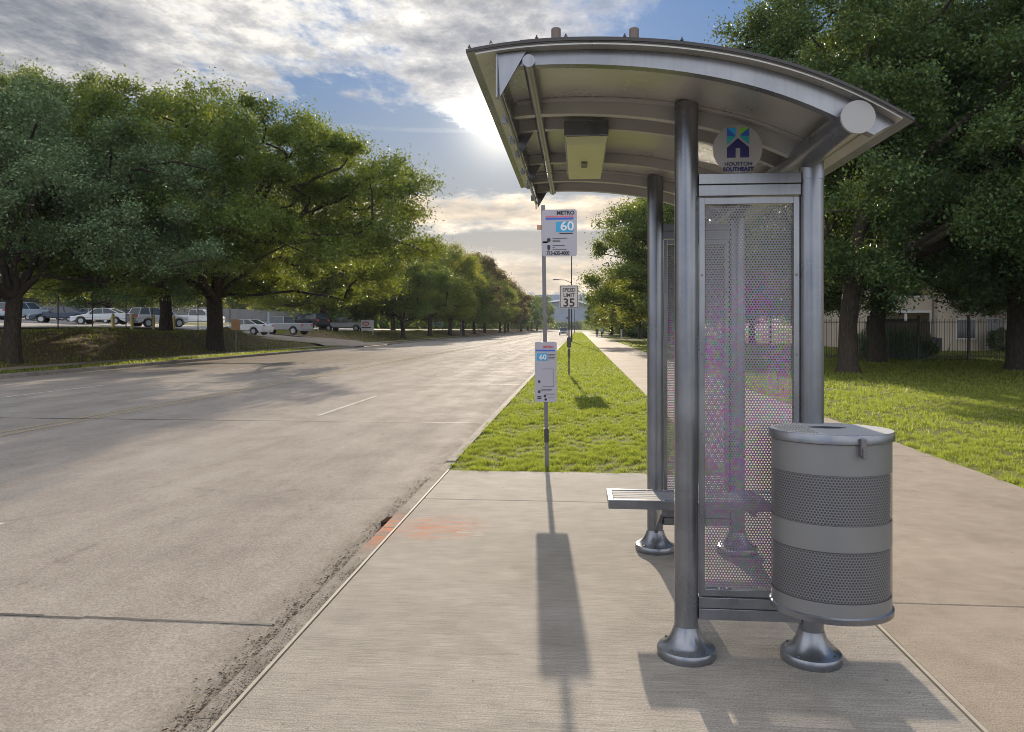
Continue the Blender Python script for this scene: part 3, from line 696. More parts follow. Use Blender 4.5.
# light poles
def light_pole(px, d, h, label, arm=1.6, ah=None, mat='dark', z=0):
    p = atD(px, d, z); T = empty('street_light', p); tag(T, label, 'street light')
    m = MB(); m.tube([(0, 0, -.1), (0, 0, h)], [.11, .06], 10); m.build('pole', M[mat], T, smooth=True)
    ah = ah or h-.3
    m = MB(); m.tube([(0, 0, ah-.4), (-arm*.5, 0, ah-.05), (-arm, 0, ah)], [.04, .035, .03], 8); m.build('arm', M[mat], T, smooth=True)
    m = MB(); m.prism([(-arm-.7, ah-.05), (-arm-.6, ah+.08), (-arm, ah+.06), (-arm, ah-.05)], 'y', -.14, .14); m.build('lamp_head', M['galv'], T)
light_pole(571.5, 88, 10.2, 'tall thin light pole standing behind the speed limit sign', 1.5, 7.3)
light_pole(461, 135, 11, 'pale light pole under the oaks on the far side of the road', 2.0, None, 'galv', .1)
light_pole(574.5, 230, 10, 'distant light pole far down the grass strip', 1.8, None)

# ------------------------------------------------------------------ trees
def unit(rng, n):
    v = rng.normal(size=(n, 3)); return v/np.linalg.norm(v, axis=1)[:, None]
def tree_mesh(seed, H, R_, z0, n_cl, n_leaf, lsize, trunk_r, fork, off=(0, 0), flat=.8, clump=1.35, limbs=6, sq=1.0, hole=.45, twin=False, tip=.045, shear=0.):
    """H: top, R_: crown radius, z0: crown underside at the edge, fork: height where limbs start"""
    rng = np.random.default_rng(seed)
    zc = z0+(H-z0)*.42
    cl = []
    tries = 0; mind = R_*1.75/math.sqrt(n_cl)*1.05
    lob = unit(rng, 9); lamp = rng.uniform(-.22, .16, 9)
    while len(cl) < n_cl and tries < 60000:
        tries += 1
        d = unit(rng, 1)[0]
        if d[2] < -.55: continue
        r = rng.uniform(hole, 1)**.5
        k = 1+sum(a*max(0, float(d@l)-.55)*2.2 for a, l in zip(lamp, lob))
        rh = R_*k*(1-.16*rng.random()*0)
        p = np.array([d[0]*rh*r, d[1]*rh*sq*r, (d[2]*(H-zc)*k*r if d[2] > 0 else -(abs(d[2])/.55)**.5*(zc-z0)*r)])
        # shoulders: dome flattened
        c = np.array([off[0]+p[0]-shear*(zc+p[2]-6), off[1]+p[1], zc+p[2]])
        if tries > 30000: mind *= .9996
        if all(np.linalg.norm((c-q)*[1, 1, 1.05]) > mind for q in cl): cl.append(c)
    cl = np.array(cl)
    # skeleton
    nodes = [np.array([0, 0, -.3]), np.array([0, 0, fork*.5]), np.array([rng.normal()*.12, rng.normal()*.12, fork])]
    par = [-1, 0, 1]; plen = [0, 0, 0]
    base = 2
    for i in range(limbs):
        a = 2*PI*(i+rng.uniform(-.3, .3))/limbs; prev = base
        el = rng.uniform(.35, .9) if i % 3 else rng.uniform(1.0, 1.35)
        dirv = np.array([math.cos(a)*math.cos(el), math.sin(a)*math.cos(el), math.sin(el)])
        q = nodes[base].copy(); seg = R_*.17; npl = 4
        for s in range(npl):
            dirv = dirv+rng.normal(size=3)*.20; dirv[2] += .05*(1 if el < .9 else .0); dirv /= np.linalg.norm(dirv)
            q = q+dirv*seg+np.array([off[0], off[1], 0])*.14
            nodes.append(q.copy()); par.append(prev); plen.append(plen[prev]+seg); prev = len(nodes)-1
    order = np.argsort([np.linalg.norm(c-nodes[base]) for c in cl]); leafn = []
    for i in order:
        c = cl[i]; A = np.array(nodes[base:]); dd = np.linalg.norm(A-c, axis=1)+.30*np.array(plen[base:])
        dd += np.where(A[:, 2] > c[2]+.6, 1.5, 0)
        j = int(np.argmin(dd))+base
        mid = (nodes[j]+c)/2+rng.normal(size=3)*.18*np.linalg.norm(c-nodes[j])*.5
        l_ = np.linalg.norm(c-nodes[j])
        nodes.append(mid); par.append(j); plen.append(plen[j]+l_/2); nodes.append(c-[0, 0, .25]); par.append(len(nodes)-2); plen.append(plen[-1]+l_/2); leafn.append(len(nodes)-1)
    n = len(nodes); a2 = np.zeros(n)
    for i in leafn: a2[i] = tip**2
    for i in range(n-1, 0, -1):
        if a2[i] == 0: a2[i] = (tip*.6)**2
        a2[par[i]] += a2[i]*.97
    rad = np.sqrt(a2); rad = rad*(trunk_r/rad[2]) ** (np.clip(rad/rad[2], 0, 1)**.5); rad[1] = trunk_r*1.0; rad[0] = trunk_r*1.45
    mb = MB()
    mb.tube([nodes[0], nodes[0]+[0, 0, .55], nodes[1], nodes[2]], [trunk_r*1.75, trunk_r*1.18, trunk_r, trunk_r*.98], 12, False)
    for i in range(3, n):
        p = par[i]; r0 = min(rad[p]*(.8 if p == 2 else .95), rad[i]*1.35) if p >= 2 else rad[p]
        mb.tube([nodes[p], (nodes[p]+nodes[i])/2+rng.normal(size=3)*.03, nodes[i]], [r0, (r0+rad[i])/2, rad[i]], 6 if rad[i] > .05 else 4, False)
    tm = mb.build('trunk', M['bark'], smooth='all', fix=False).data
    # leaves
    per = n_leaf//len(cl); P = []; 
    # several small sprays per clump
    for c in cl:
        cr = clump*rng.uniform(.7, 1.25)
        ns = 7; sp = unit(rng, ns)*rng.uniform(.45, 1.0, (ns, 1))*[cr, cr, cr*flat*.75]
        sp[:, 2] = np.abs(sp[:, 2])*np.where(rng.random(ns) < .72, 1, -1)
        w = rng.integers(0, ns, per); g = rng.normal(size=(per, 3))*[.34*cr, .34*cr, .27*cr]*rng.choice([.6, 1., 1.35], (per, 1), p=[.45, .4, .15])
        P.append(c+sp[w]+g)
    P = np.concatenate(P); nl = len(P)
    # twigs leaf clusters: orientation
    nrm = unit(rng, nl)+[0, 0, .55]; nrm /= np.linalg.norm(nrm, axis=1)[:, None]
    t = np.cross(nrm, unit(rng, nl)); t /= np.linalg.norm(t, axis=1)[:, None]; b = np.cross(nrm, t)
    s = lsize*rng.uniform(.6, 1.3, (nl, 1))
    V = np.stack([P-t*s, P-b*s*.5+nrm*s*.12, P+t*s, P+b*s*.5+nrm*s*.12], 1).reshape(-1, 3)
    me = bpy.data.meshes.new('crown'); me.vertices.add(nl*4); me.vertices.foreach_set('co', V.astype(np.float32).ravel())
    me.loops.add(nl*4); me.loops.foreach_set('vertex_index', np.arange(nl*4, dtype=np.int32)); me.polygons.add(nl)
    me.polygons.foreach_set('loop_start', np.arange(0, nl*4, 4, dtype=np.int32)); me.update(calc_edges=True)
    at = me.attributes.new('rnd', 'FLOAT', 'FACE'); at.data.foreach_set('value', rng.random(nl).astype(np.float32))
    for o in list(C.objects):
        if o.name.startswith('trunk') and o.data == tm and o.parent is None: bpy.data.objects.remove(o)
    return tm, me
PROT = {}
def tree(proto, mat, loc, rz, label, cat='tree', group=None, sc=(1, 1, 1), name='oak_tree', crown_mat=None):
    tm, me = PROT[proto]
    key = (proto, mat)
    if key not in PROT:
        m2 = me.copy(); m2.materials.append(M[mat]); PROT[key] = m2
    T = empty(name, loc, rz); T.scale = sc; tag(T, label, cat, group)
    a = bpy.data.objects.new('trunk', tm); C.objects.link(a); a.parent = T
    b = bpy.data.objects.new('crown', PROT[key]); C.objects.link(b); b.parent = T
    return T
PROT['big'] = tree_mesh(11, 14.8, 11.6, 3.7, 230, 300000, .082, .50, 3.6, off=(5.7, -8), clump=1.08, flat=1.0, limbs=7, hole=.18)
PROT['near'] = tree_mesh(23, 11.6, 8.6, 3.1, 210, 330000, .058, .31, 2.9, off=(.2, -1), clump=.86, flat=1.0, limbs=7, hole=.18)
PROT['rbig'] = tree_mesh(5, 16.0, 8.6, 2.1, 260, 420000, .066, .31, 3.4, off=(4.4, 0), shear=.34, clump=1.0, flat=.95, limbs=6, hole=.15, sq=1.0)
PROT['mid'] = tree_mesh(31, 14.0, 8.0, 2.8, 120, 150000, .11, .36, 3.0, clump=1.3, limbs=5, hole=.3)
PROT['mid2'] = tree_mesh(37, 13.0, 7.5, 2.5, 110, 130000, .12, .34, 2.6, clump=1.35, limbs=5, hole=.3, off=(1.0, .5))
PROT['slim'] = tree_mesh(41, 11.0, 5.2, 2.4, 60, 80000, .085, .22, 2.0, clump=1.0, limbs=5, hole=.3)
PROT['far'] = tree_mesh(43, 14.0, 8.0, 2.8, 60, 50000, .18, .36, 2.6, clump=1.7, limbs=5, hole=.3)
rt = random.Random(9)
def LT(px, X, proto, mat, label, sc=(1, 1, 1), rz=0, group='oaks along the far side of the road', name='oak_tree'):
    r = ray(px, HY); d = X/r[0]; Y = r[1]*d
    return tree(proto, mat, (X, Y, gz(X, Y)-.05), rz, label, 'tree', group, sc, name)
LT(12, -23.4, 'near', 'leaf_dull', 'nearest oak across the road, dull grey-green crown at the left edge', (1.0, 1.0, .92), 0)
LT(-9, -29, 'near', 'leaf_green', 'oak mostly cut off by the left edge of the photo, behind the nearest oak', (1.0, 1.0, 1.15), 2.2)
LT(215, -23.4, 'big', 'leaf_green', 'largest oak across the road, wide open crown over a thick forked trunk', (.97, .97, .93), 0)
LT(166, -30, 'mid', 'leaf_green', 'oak on the berm left of the largest oak with a straight dark trunk', (1.15, 1.15, .95), 1.2)
LT(138, -58, 'mid2', 'leaf_deep', 'dark oak behind the parked cars left of the berm oak', (1.1, 1.1, 1.0), 4.2)
LT(323, -30.5, 'mid', 'leaf_lime', 'yellow-green oak standing beside the crew cab pickup', (1.15, 1.15, 1.0), 3.2)
LT(364, -30, 'mid2', 'leaf_deep', 'leaning dark-trunked oak behind the white yard sign', (1.1, 1.1, 1.05), 2.9)
LT(393, -34, 'mid', 'leaf_green', 'thick oak at the pale wall right of the leaning oak', (1.1, 1.1, .95), .7)
LT(403, -23.6, 'slim', 'leaf_green', 'slim forked oak on the verge right of the white yard sign', (1.35, 1.35, 1.1), 2.0)
LT(430, -24, 'mid', 'leaf_lime', 'oak on the verge with a light green crown edge over the road', (1.0, 1.0, 1.1), 5.1)
LT(450, -24, 'mid2', 'leaf_green', 'spreading oak beside the second white sign', (1.0, 1.0, 1.08), 4.6)
Yk = 152
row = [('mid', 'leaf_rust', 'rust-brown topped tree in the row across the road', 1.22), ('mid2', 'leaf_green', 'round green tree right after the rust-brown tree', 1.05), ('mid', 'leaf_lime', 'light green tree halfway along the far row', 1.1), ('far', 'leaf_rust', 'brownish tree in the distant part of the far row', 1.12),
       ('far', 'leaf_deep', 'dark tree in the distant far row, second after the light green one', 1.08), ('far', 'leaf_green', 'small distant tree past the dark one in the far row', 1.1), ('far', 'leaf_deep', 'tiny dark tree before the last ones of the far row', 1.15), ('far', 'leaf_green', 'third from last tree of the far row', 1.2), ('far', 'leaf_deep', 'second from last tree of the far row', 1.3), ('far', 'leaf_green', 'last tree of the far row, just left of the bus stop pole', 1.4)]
for i, (pr, mt, lb_, s) in enumerate(row):
    Y = Yk+i*22+max(0, i-5)*20; X = -23.5+rt.uniform(-1, 1)
    tree(pr, mt, (X, Y, gz(X, Y)-.05), rt.uniform(0, 6), lb_, 'tree', 'oaks along the far side of the road', (s*.95, s*.95, s), 'oak_tree')
# trees behind the lot
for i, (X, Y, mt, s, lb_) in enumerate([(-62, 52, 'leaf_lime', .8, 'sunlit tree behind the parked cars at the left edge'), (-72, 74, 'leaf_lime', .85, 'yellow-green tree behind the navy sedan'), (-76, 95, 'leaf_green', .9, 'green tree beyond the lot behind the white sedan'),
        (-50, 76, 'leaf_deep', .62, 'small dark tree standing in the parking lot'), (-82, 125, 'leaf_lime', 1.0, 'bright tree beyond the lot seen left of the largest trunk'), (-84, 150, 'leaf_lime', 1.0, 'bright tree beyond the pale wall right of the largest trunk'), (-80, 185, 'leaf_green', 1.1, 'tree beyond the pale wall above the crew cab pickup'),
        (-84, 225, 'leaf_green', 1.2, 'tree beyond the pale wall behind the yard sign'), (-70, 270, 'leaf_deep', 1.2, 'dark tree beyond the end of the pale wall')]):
    tree('far', mt, (X, Y, gz(X, Y)), i*1.3, lb_, 'tree', 'trees behind the parking lot', (s, s, s), 'tree')
def woods(name, pts, w, h, n, ls, mat, label, seed):
    rng = np.random.default_rng(seed); a = rng.random(n)*(len(pts)-1); i = a.astype(int); f = (a-i)[:, None]; Q = np.array(pts, float)
    c = Q[i]*(1-f)+Q[i+1]*f
    hh = h*(.72+.28*np.sin(a*9+np.sin(a*23)*1.3)*np.cos(a*4.1)); v = rng.random(n)**.8
    P_ = np.stack([c[:, 0]+rng.normal(size=n)*w*.4, c[:, 1]+rng.normal(size=n)*w*.4, v*hh+.2], 1); P_[:, 2] += np.where(P_[:, 0] < -20, 1.2, 0)
    nrm = unit(rng, n)+[0, 0, .4]; nrm /= np.linalg.norm(nrm, axis=1)[:, None]; t = np.cross(nrm, unit(rng, n)); t /= np.linalg.norm(t, axis=1)[:, None]; b = np.cross(nrm, t)
    s_ = ls*rng.uniform(.6, 1.3, (n, 1)); V = np.stack([P_-t*s_, P_-b*s_*.5, P_+t*s_, P_+b*s_*.5], 1).reshape(-1, 3)
    me = bpy.data.meshes.new(name); me.vertices.add(n*4); me.vertices.foreach_set('co', V.astype(np.float32).ravel()); me.loops.add(n*4); me.loops.foreach_set('vertex_index', np.arange(n*4, dtype=np.int32)); me.polygons.add(n); me.polygons.foreach_set('loop_start', np.arange(0, n*4, 4, dtype=np.int32)); me.update(calc_edges=True)
    at = me.attributes.new('rnd', 'FLOAT', 'FACE'); at.data.foreach_set('value', rng.random(n).astype(np.float32)); me.materials.append(M[mat])
    o = bpy.data.objects.new(name, me); C.objects.link(o); tag(o, label, 'woods', None, 'stuff')
woods('far_woods', [(-52, 150), (-48, 230), (-42, 330), (-34, 480), (-27, 650)], 9, 9.5, 70000, .55, 'leaf_green', 'green mass of distant woods behind the far row of oaks', 1)
woods('far_woods', [(16, 130), (15, 190), (17, 300), (14, 450), (10, 650)], 7, 8.5, 50000, .5, 'leaf_green', 'green mass of distant woods right of the sidewalk', 2)
woods('far_woods', [(-100, 60), (-104, 120), (-104, 200), (-100, 270)], 7, 13, 36000, .5, 'leaf_lime', 'sunlit distant woods above the pale grey building', 3)
woods('far_woods', [(-75, 690), (75, 690)], 6, 9, 9000, 1.3, 'leaf_green', 'low line of distant woods in front of the stadium', 4)
# right side
def RT(px, d, proto, mat, label, sc, rz, z=0): 
    p = atD(px, d, z); return tree(proto, mat, p, rz, label, 'tree', 'trees on the right lawn', sc, 'oak_tree')
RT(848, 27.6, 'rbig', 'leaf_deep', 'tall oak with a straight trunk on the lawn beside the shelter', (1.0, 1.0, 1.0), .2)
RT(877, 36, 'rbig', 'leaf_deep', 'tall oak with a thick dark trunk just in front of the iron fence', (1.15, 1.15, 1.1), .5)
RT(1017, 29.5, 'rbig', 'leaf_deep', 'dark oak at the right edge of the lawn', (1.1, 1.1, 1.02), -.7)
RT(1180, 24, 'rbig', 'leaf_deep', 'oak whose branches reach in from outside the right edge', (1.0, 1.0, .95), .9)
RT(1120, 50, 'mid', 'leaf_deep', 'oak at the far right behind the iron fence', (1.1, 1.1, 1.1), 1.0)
RT(688, 75, 'mid', 'leaf_green', 'oak beyond the shelter leaning out over the sidewalk', (1.15, 1.15, 1.12), 3.2)
RT(752, 80, 'mid2', 'leaf_green', 'oak seen through the perforated panel', (.9, .9, .9), 2.0)
RT(668, 88, 'slim', 'leaf_lime', 'light green tree right behind the far shelter post', (1.1, 1.1, .9), .4)
RT(640, 112, 'slim', 'leaf_lime', 'pale green tree above the dark hedge', (1.2, 1.2, .95), 2.4)
RT(622, 145, 'mid2', 'leaf_green', 'round green tree behind the two walkers', (.7, .7, .75), 1.4)
RT(612, 175, 'mid', 'leaf_deep', 'dark green tree nearest the end of the sidewalk', (.7, .7, .72), 3.4)
RT(603, 240, 'far', 'leaf_deep', 'tiny distant tree at the end of the sidewalk', (.7, .7, .75), 3.4)
RT(625, 190, 'far', 'leaf_rust', 'rust-topped distant tree above the walkers', (.8, .8, 1.1), 1.4)

# ------------------------------------------------------------------ grass
def blades(name, regions, seed, label):
    rng = np.random.default_rng(seed); PP = []; SS = []
    for x0, x1, y0, y1, dens, h, w in regions:
        n = int((x1-x0)*(y1-y0)*dens); p = np.stack([rng.uniform(x0, x1, n), rng.uniform(y0, y1, n)], 1)
        PP.append(p); SS.append(np.stack([np.full(n, h), np.full(n, w)], 1))
    P = np.concatenate(PP); S = np.concatenate(SS); n = len(P)
    z = np.array([gz(a, b) for a, b in P]) if P[:, 0].min() < -19 else np.full(n, -.02)
    cx_ = np.sin(P[:, 0]*9+2*np.sin(P[:, 1]*5.3))*np.sin(P[:, 1]*8+1.7*np.sin(P[:, 0]*6.1))+.6*np.sin(P[:, 0]*23+P[:, 1]*17)*np.sin(P[:, 1]*29-P[:, 0]*11)
    keep = rng.random(n) < np.clip(.55+.65*cx_, .05, 1); P = P[keep]; S = S[keep]; z = z[keep]; cx_ = cx_[keep]; n = len(P)
    # patchy height
    ph = np.clip(.75+.6*cx_, .25, 1.7)*(1+.2*np.sin(P[:, 0]*3.1+1.3*np.sin(P[:, 1]*2.3))*np.sin(P[:, 1]*2.7+P[:, 0]))
    h = S[:, 0]*rng.uniform(.5, 1.3, n)*ph; w = S[:, 1]*rng.uniform(.7, 1.3, n)
    a = rng.uniform(0, 2*PI, n); la = rng.uniform(0, 2*PI, n); ln = h*rng.uniform(.1, .9, n)
    B = np.stack([P[:, 0], P[:, 1], z], 1); dx = np.stack([np.cos(a)*w/2, np.sin(a)*w/2, np.zeros(n)], 1)
    tip = B+np.stack([np.cos(la)*ln, np.sin(la)*ln, h], 1)
    V = np.stack([B-dx, B+dx, tip], 1).reshape(-1, 3)
    me = bpy.data.meshes.new(name); me.vertices.add(n*3); me.vertices.foreach_set('co', V.astype(np.float32).ravel())
    me.loops.add(n*3); me.loops.foreach_set('vertex_index', np.arange(n*3, dtype=np.int32)); me.polygons.add(n)
    me.polygons.foreach_set('loop_start', np.arange(0, n*3, 3, dtype=np.int32)); me.update(calc_edges=True)
    at = me.attributes.new('rnd', 'FLOAT', 'FACE'); at.data.foreach_set('value', rng.random(n).astype(np.float32))
    me.materials.append(M['blade']); o = bpy.data.objects.new(name, me); C.objects.link(o)
    tag(o, label, 'grass', None, 'stuff'); return o
blades('verge_grass', [(-1.5, 1.63, 8.47, 11, 9000, .045, .006), (-1.5, 1.63, 11, 16, 4500, .047, .009), (-1.5, 1.63, 16, 26, 1200, .06, .016), (-1.5, 1.63, 26, 50, 350, .065, .03), (-1.5, 1.63, 50, 92, 90, .07, .06), (-1.5, 1.63, 94.6, 260, 30, .08, .14),
        (-1.53, -1.46, 8.45, 14, 3000, .05, .008), (-1.5, 1.62, 8.42, 8.50, 6000, .05, .006), (-1.5, 1.62, 8.36, 8.45, 900, .045, .006)], 2, 'short sunlit grass in the strip between kerb and sidewalk')
blades('lawn_grass', [(4.52, 11, 6, 12, 5200, .045, .007), (4.52, 18, 12, 20, 1500, .05, .013), (4.52, 24, 20, 38, 260, .07, .03), (4.52, 30, 38, 60, 40, .08, .06), (4.44, 4.56, 6, 20, 3000, .05, .008), (4.52, 30, 60, 94, 12, .09, .12)], 3, 'mown lawn grass under the trees right of the sidewalk')
blades('bank_grass', [(-20.75, -19.4, 20, 60, 220, .09, .04), (-29, -22.4, 22, 64, 40, .12, .06), (-29, -22.4, 78, 140, 25, .13, .10)], 4, 'thin grass on the verge and bank across the road')
# leaf litter in the gutter
rl = random.Random(6); mb = MB()
for i in range(1500):
    y = rl.uniform(2.0, 8.4) if i % 3 else rl.choice((3.1, 3.5, 4.0, 4.5, 5.2, 6.4))+rl.gauss(0, .18); x = -1.645-abs(rl.gauss(0, .06)); s = rl.uniform(.003, .013); a = rl.uniform(0, 6)
    z = RZ+.004; mb.add([(x+s*math.cos(a), y+s*math.sin(a), z), (x+s*.5*math.cos(a+1.7), y+s*.5*math.sin(a+1.7), z+s*.4), (x-s*math.cos(a), y-s*math.sin(a), z), (x+s*.5*math.cos(a-1.7), y+s*.5*math.sin(a-1.7), z+s*.2)], [(0, 1, 2, 3)])
for i in range(900):
    y = rl.choice((2.6, 3.0, 3.3, 3.7, 4.3, 4.9))+rl.gauss(0, .16); x = -1.485-abs(rl.gauss(0, .045)); s = rl.uniform(.002, .008); a = rl.uniform(0, 6); z = .001
    if x > -1.58 and y < 6: mb.add([(x+s*math.cos(a), y+s*math.sin(a), z), (x+s*.5*math.cos(a+1.7), y+s*.5*math.sin(a+1.7), z+s*.4), (x-s*math.cos(a), y-s*math.sin(a), z), (x+s*.5*math.cos(a-1.7), y+s*.5*math.sin(a-1.7), z+s*.2)], [(0, 1, 2, 3)])
for i in range(90):
    x = rl.uniform(-1.4, 4.3); y = rl.uniform(2.2, 8.3); s = rl.uniform(.003, .008); a = rl.uniform(0, 6); z = .004
    mb.add([(x+s*math.cos(a), y+s*math.sin(a), z), (x+s*.5*math.cos(a+1.7), y+s*.5*math.sin(a+1.7), z+s*.4), (x-s*math.cos(a), y-s*math.sin(a), z), (x+s*.5*math.cos(a-1.7), y+s*.5*math.sin(a-1.7), z+s*.2)], [(0, 1, 2, 3)])
o = mb.build('gutter_litter', M['litter'], fix=False); tag(o, 'dry leaf crumbs and grit gathered along the gutter', 'litter', None, 'stuff')
# broken kerb plate at the painted spot
mb = MB(); p = atD(393, 6.3)
mb.prism([(-1.68, 6.28), (-1.64, 6.25), (-1.585, 6.38), (-1.60, 6.46), (-1.66, 6.43)], 'z', RZ-.01, -.03); o = mb.build('kerb_chip', M['tar'], bevel=.004)
tag(o, 'dark broken lump in the kerb beside the orange spray paint', 'broken kerb')

# ------------------------------------------------------------------ cars
def make_car(kind, paint):
    T = empty({'sedan': 'parked_car', 'suv': 'parked_suv', 'pickup': 'parked_pickup'}[kind])
    Ln, Wd = dict(sedan=(4.7, 1.8), suv=(4.8, 1.95), pickup=(5.8, 2.0))[kind]
    wr = .33 if kind == 'sedan' else .40
    wx = (Ln*.5-.92, -Ln*.5+.98)
    belt = dict(sedan=.92, suv=1.12, pickup=1.15)[kind]; bot = .22 if kind == 'sedan' else .36
    def arch_pts(cx):
        return [(cx+(wr+.07)*math.cos(t), wr+(wr+.07)*math.sin(t)) for t in np.linspace(PI-.35 if False else 2.9, .24, 9)]
    f = Ln/2
    if kind == 'sedan': topl = [(f, .45), (f-.04, .66), (f-.35, .74), (f-1.2, .90), (f-1.5, belt), (-f+1.0, belt+.04), (-f+.08, .98), (-f, .80), (-f+.02, .45)]
    elif kind == 'suv': topl = [(f, .55), (f-.05, .9), (f-.3, .98), (f-1.15, belt-.03), (-f+.2, belt+.02), (-f+.03, 1.0), (-f, .55)]
    else: topl = [(f, .6), (f-.04, 1.0), (f-.2, 1.08), (f-1.3, 1.14), (f-1.5, belt), (-.75, belt), (-.8, 1.16), (-f+.04, 1.18), (-f, 1.1), (-f+.02, .6)]
    bott = [(-f+.1, bot)]+arch_pts(wx[1])+arch_pts(wx[0])+[(f-.1, bot)]
    m = MB(); m.prism(topl+bott, 'y', -Wd/2, Wd/2)
    body = m.build('body', M[paint], T, bevel=.05)
    # cabin
    cb = dict(sedan=(f-1.35, -f+.62, f-2.1, -f+1.65, 1.43), suv=(f-1.15, -f+.12, f-1.85, -f+.45, 1.76), pickup=(f-1.45, -.72, f-2.1, -.62, 1.84))[kind]
    b0, b1, t0, t1, th = cb; wb, wt = Wd/2-.07, Wd/2-.24
    def ring(k): # k 0 belt 1 top
        return (b0+(t0-b0)*k, b1+(t1-b1)*k, wb+(wt-wb)*k, belt-.01+(th-belt)*k)
    def loft(m, ks):
        for ka, kb in zip(ks[:-1], ks[1:]):
            A, B = ring(ka), ring(kb)
            vs = [(A[0], A[2], A[3]), (A[1], A[2], A[3]), (A[1], -A[2], A[3]), (A[0], -A[2], A[3]), (B[0], B[2], B[3]), (B[1], B[2], B[3]), (B[1], -B[2], B[3]), (B[0], -B[2], B[3])]
            m.add(vs, [(0, 1, 5, 4), (1, 2, 6, 5), (2, 3, 7, 6), (3, 0, 4, 7), (4, 5, 6, 7), (3, 2, 1, 0)])
    m = MB(); loft(m, [0, .93]); m.build('windows', M['glassc'], T)
    m = MB(); loft(m, [.932, 1.0]); rf = m.build('roof', M[paint], T, bevel=.02)
    A, B = ring(0), ring(.94)
    ks = [0, 1, .5] if kind != 'suv' else [0, 1, .36, .70]
    for s in (-1, 1):
        for k in ks:
            pa = Vector((A[0]+(A[1]-A[0])*k, s*(A[2]+.004), A[3])); pb = Vector((B[0]+(B[1]-B[0])*k, s*(B[2]+.004), B[3])); m = MB(); m.tube([pa, pb], .035, 4); m.build('pillar', M[paint], T)
    wh = []
    for x in wx:
        for s in (-1, 1):
            m = MB(); m.tube([(x, s*(Wd/2-.22), wr), (x, s*(Wd/2-.005), wr)], wr, 20); w = m.build('wheel', M['black'], T, smooth=True)
            m = MB(); m.tube([(x, s*(Wd/2-.004), wr), (x, s*(Wd/2+.012), wr)], wr*.62, 14); m.build('rim', M['c_silver'], w)
    for s in (-1, 1):
        m = MB(); m.box(f-.10, f+.008, s*(Wd/2-.25)-.19, s*(Wd/2-.25)+.19, .60 if kind == 'sedan' else .82, .72 if kind == 'sedan' else .98); m.build('headlight', M['white'], T)
        m = MB(); m.box(-f-.008, -f+.09, s*(Wd/2-.22)-.15, s*(Wd/2-.22)+.15, .78 if kind == 'sedan' else .88, .9 if kind == 'sedan' else 1.08); m.build('tail_light', M['red'], T)
    m = MB(); m.box(f-.03, f+.012, -.5, .5, .42 if kind == 'sedan' else .6, .58 if kind == 'sedan' else .8); m.build('grille', M['dark'], T)
    if kind == 'pickup':
        m = MB(); m.box(-f+.15, -.95, -Wd/2+.16, Wd/2-.16, 1.10, 1.165+.022); m.build('bed', M['dark'], T)
    for s in (-1, 1):
        m = MB(); m.box(b0-.35, b0-.2, s*(Wd/2+.0), s*(Wd/2+.16), belt+.0, belt+.13); m.build('mirror', M[paint], T)
    return T
CARS = [('suv', 'c_lblue', 24, 74, 70, 'pale blue SUV half hidden behind the nearest oak trunk'), ('sedan', 'c_silver', 46, 80, 205, 'silver sedan parked behind the navy sedan'),
        ('sedan', 'c_navy', 62, 66, 205, 'navy sedan facing left in the parking lot'), ('sedan', 'c_white', 88, 78, 195, 'white sedan parked behind the navy and white sedans'),
        ('sedan', 'c_white', 103, 65, 190, 'white sedan parked beside the yellow bollard'), ('sedan', 'c_dark', 124, 74, 350, 'dark sedan behind the white sedan by the bollards'),
        ('suv', 'c_white', 158, 68, 60, 'white SUV with dark rear window left of the berm oak trunk'), ('pickup', 'c_white', 197, 86, 15, 'white pickup parked just left of the largest oak trunk'),
        ('sedan', 'c_white', 246, 69, 170, 'white sedan parked at the gate right of the largest trunk'), ('pickup', 'c_grey', 283, 76, 165, 'light grey crew cab pickup with big wheels'),
        ('suv', 'c_dark', 309, 84, 150, 'dark SUV parked behind the grey crew cab pickup'), ('pickup', 'c_silver', 346, 98, 170, 'silver pickup parked between two oak trunks')]
cg = {}
for kind, paint, px, d, rz, lb_ in CARS:
    if (kind, paint) not in cg:
        T = make_car(kind, paint); cg[(kind, paint)] = T
        tag(T, lb_, 'pickup truck' if kind == 'pickup' else ('SUV' if kind == 'suv' else 'car'), 'vehicles parked in the lot')
    else: T = copy_tree(cg[(kind, paint)], (0, 0, 0), 0, lb_)
    p = atD(px, d); p.z = gz(p.x, p.y)+.085; T.location = p; T.rotation_euler = (0, 0, R(rz))
dc = make_car('suv', 'c_grey'); dc.name = 'car'; tag(dc, 'grey car driving away far down the road', 'car'); p = atD(563.5, 175); p.z = RZ+.005; dc.location = p; dc.rotation_euler = (0, 0, R(-90))

# ------------------------------------------------------------------ left side furniture
def at_left(px, X, dz=0):
    r = ray(px, HY); d = X/r[0]; return Vector((X, r[1]*d, gz(X, r[1]*d)+dz))
bm_ = MB(); bm_.lathe([(.10, -.2), (.10, 1.0), (.08, 1.06), (.03, 1.09)], 0, 0, 14); bo = bm_.build('bollard', M['yellow'], smooth=True)
labs = ['yellow bollard beside the white parked sedan', 'yellow bollard in front of the dark sedan', 'yellow bollard left of the berm oak trunk', 'yellow bollard right of the berm oak trunk']
for i, (px, lb_) in enumerate(zip((113, 132, 153.5, 174), labs)):
    o = bo if i == 0 else bo.copy()
    if i: C.objects.link(o)
    o.location = at_left(px, -31.5); tag(o, lb_, 'bollard', 'yellow bollards at the lot edge')
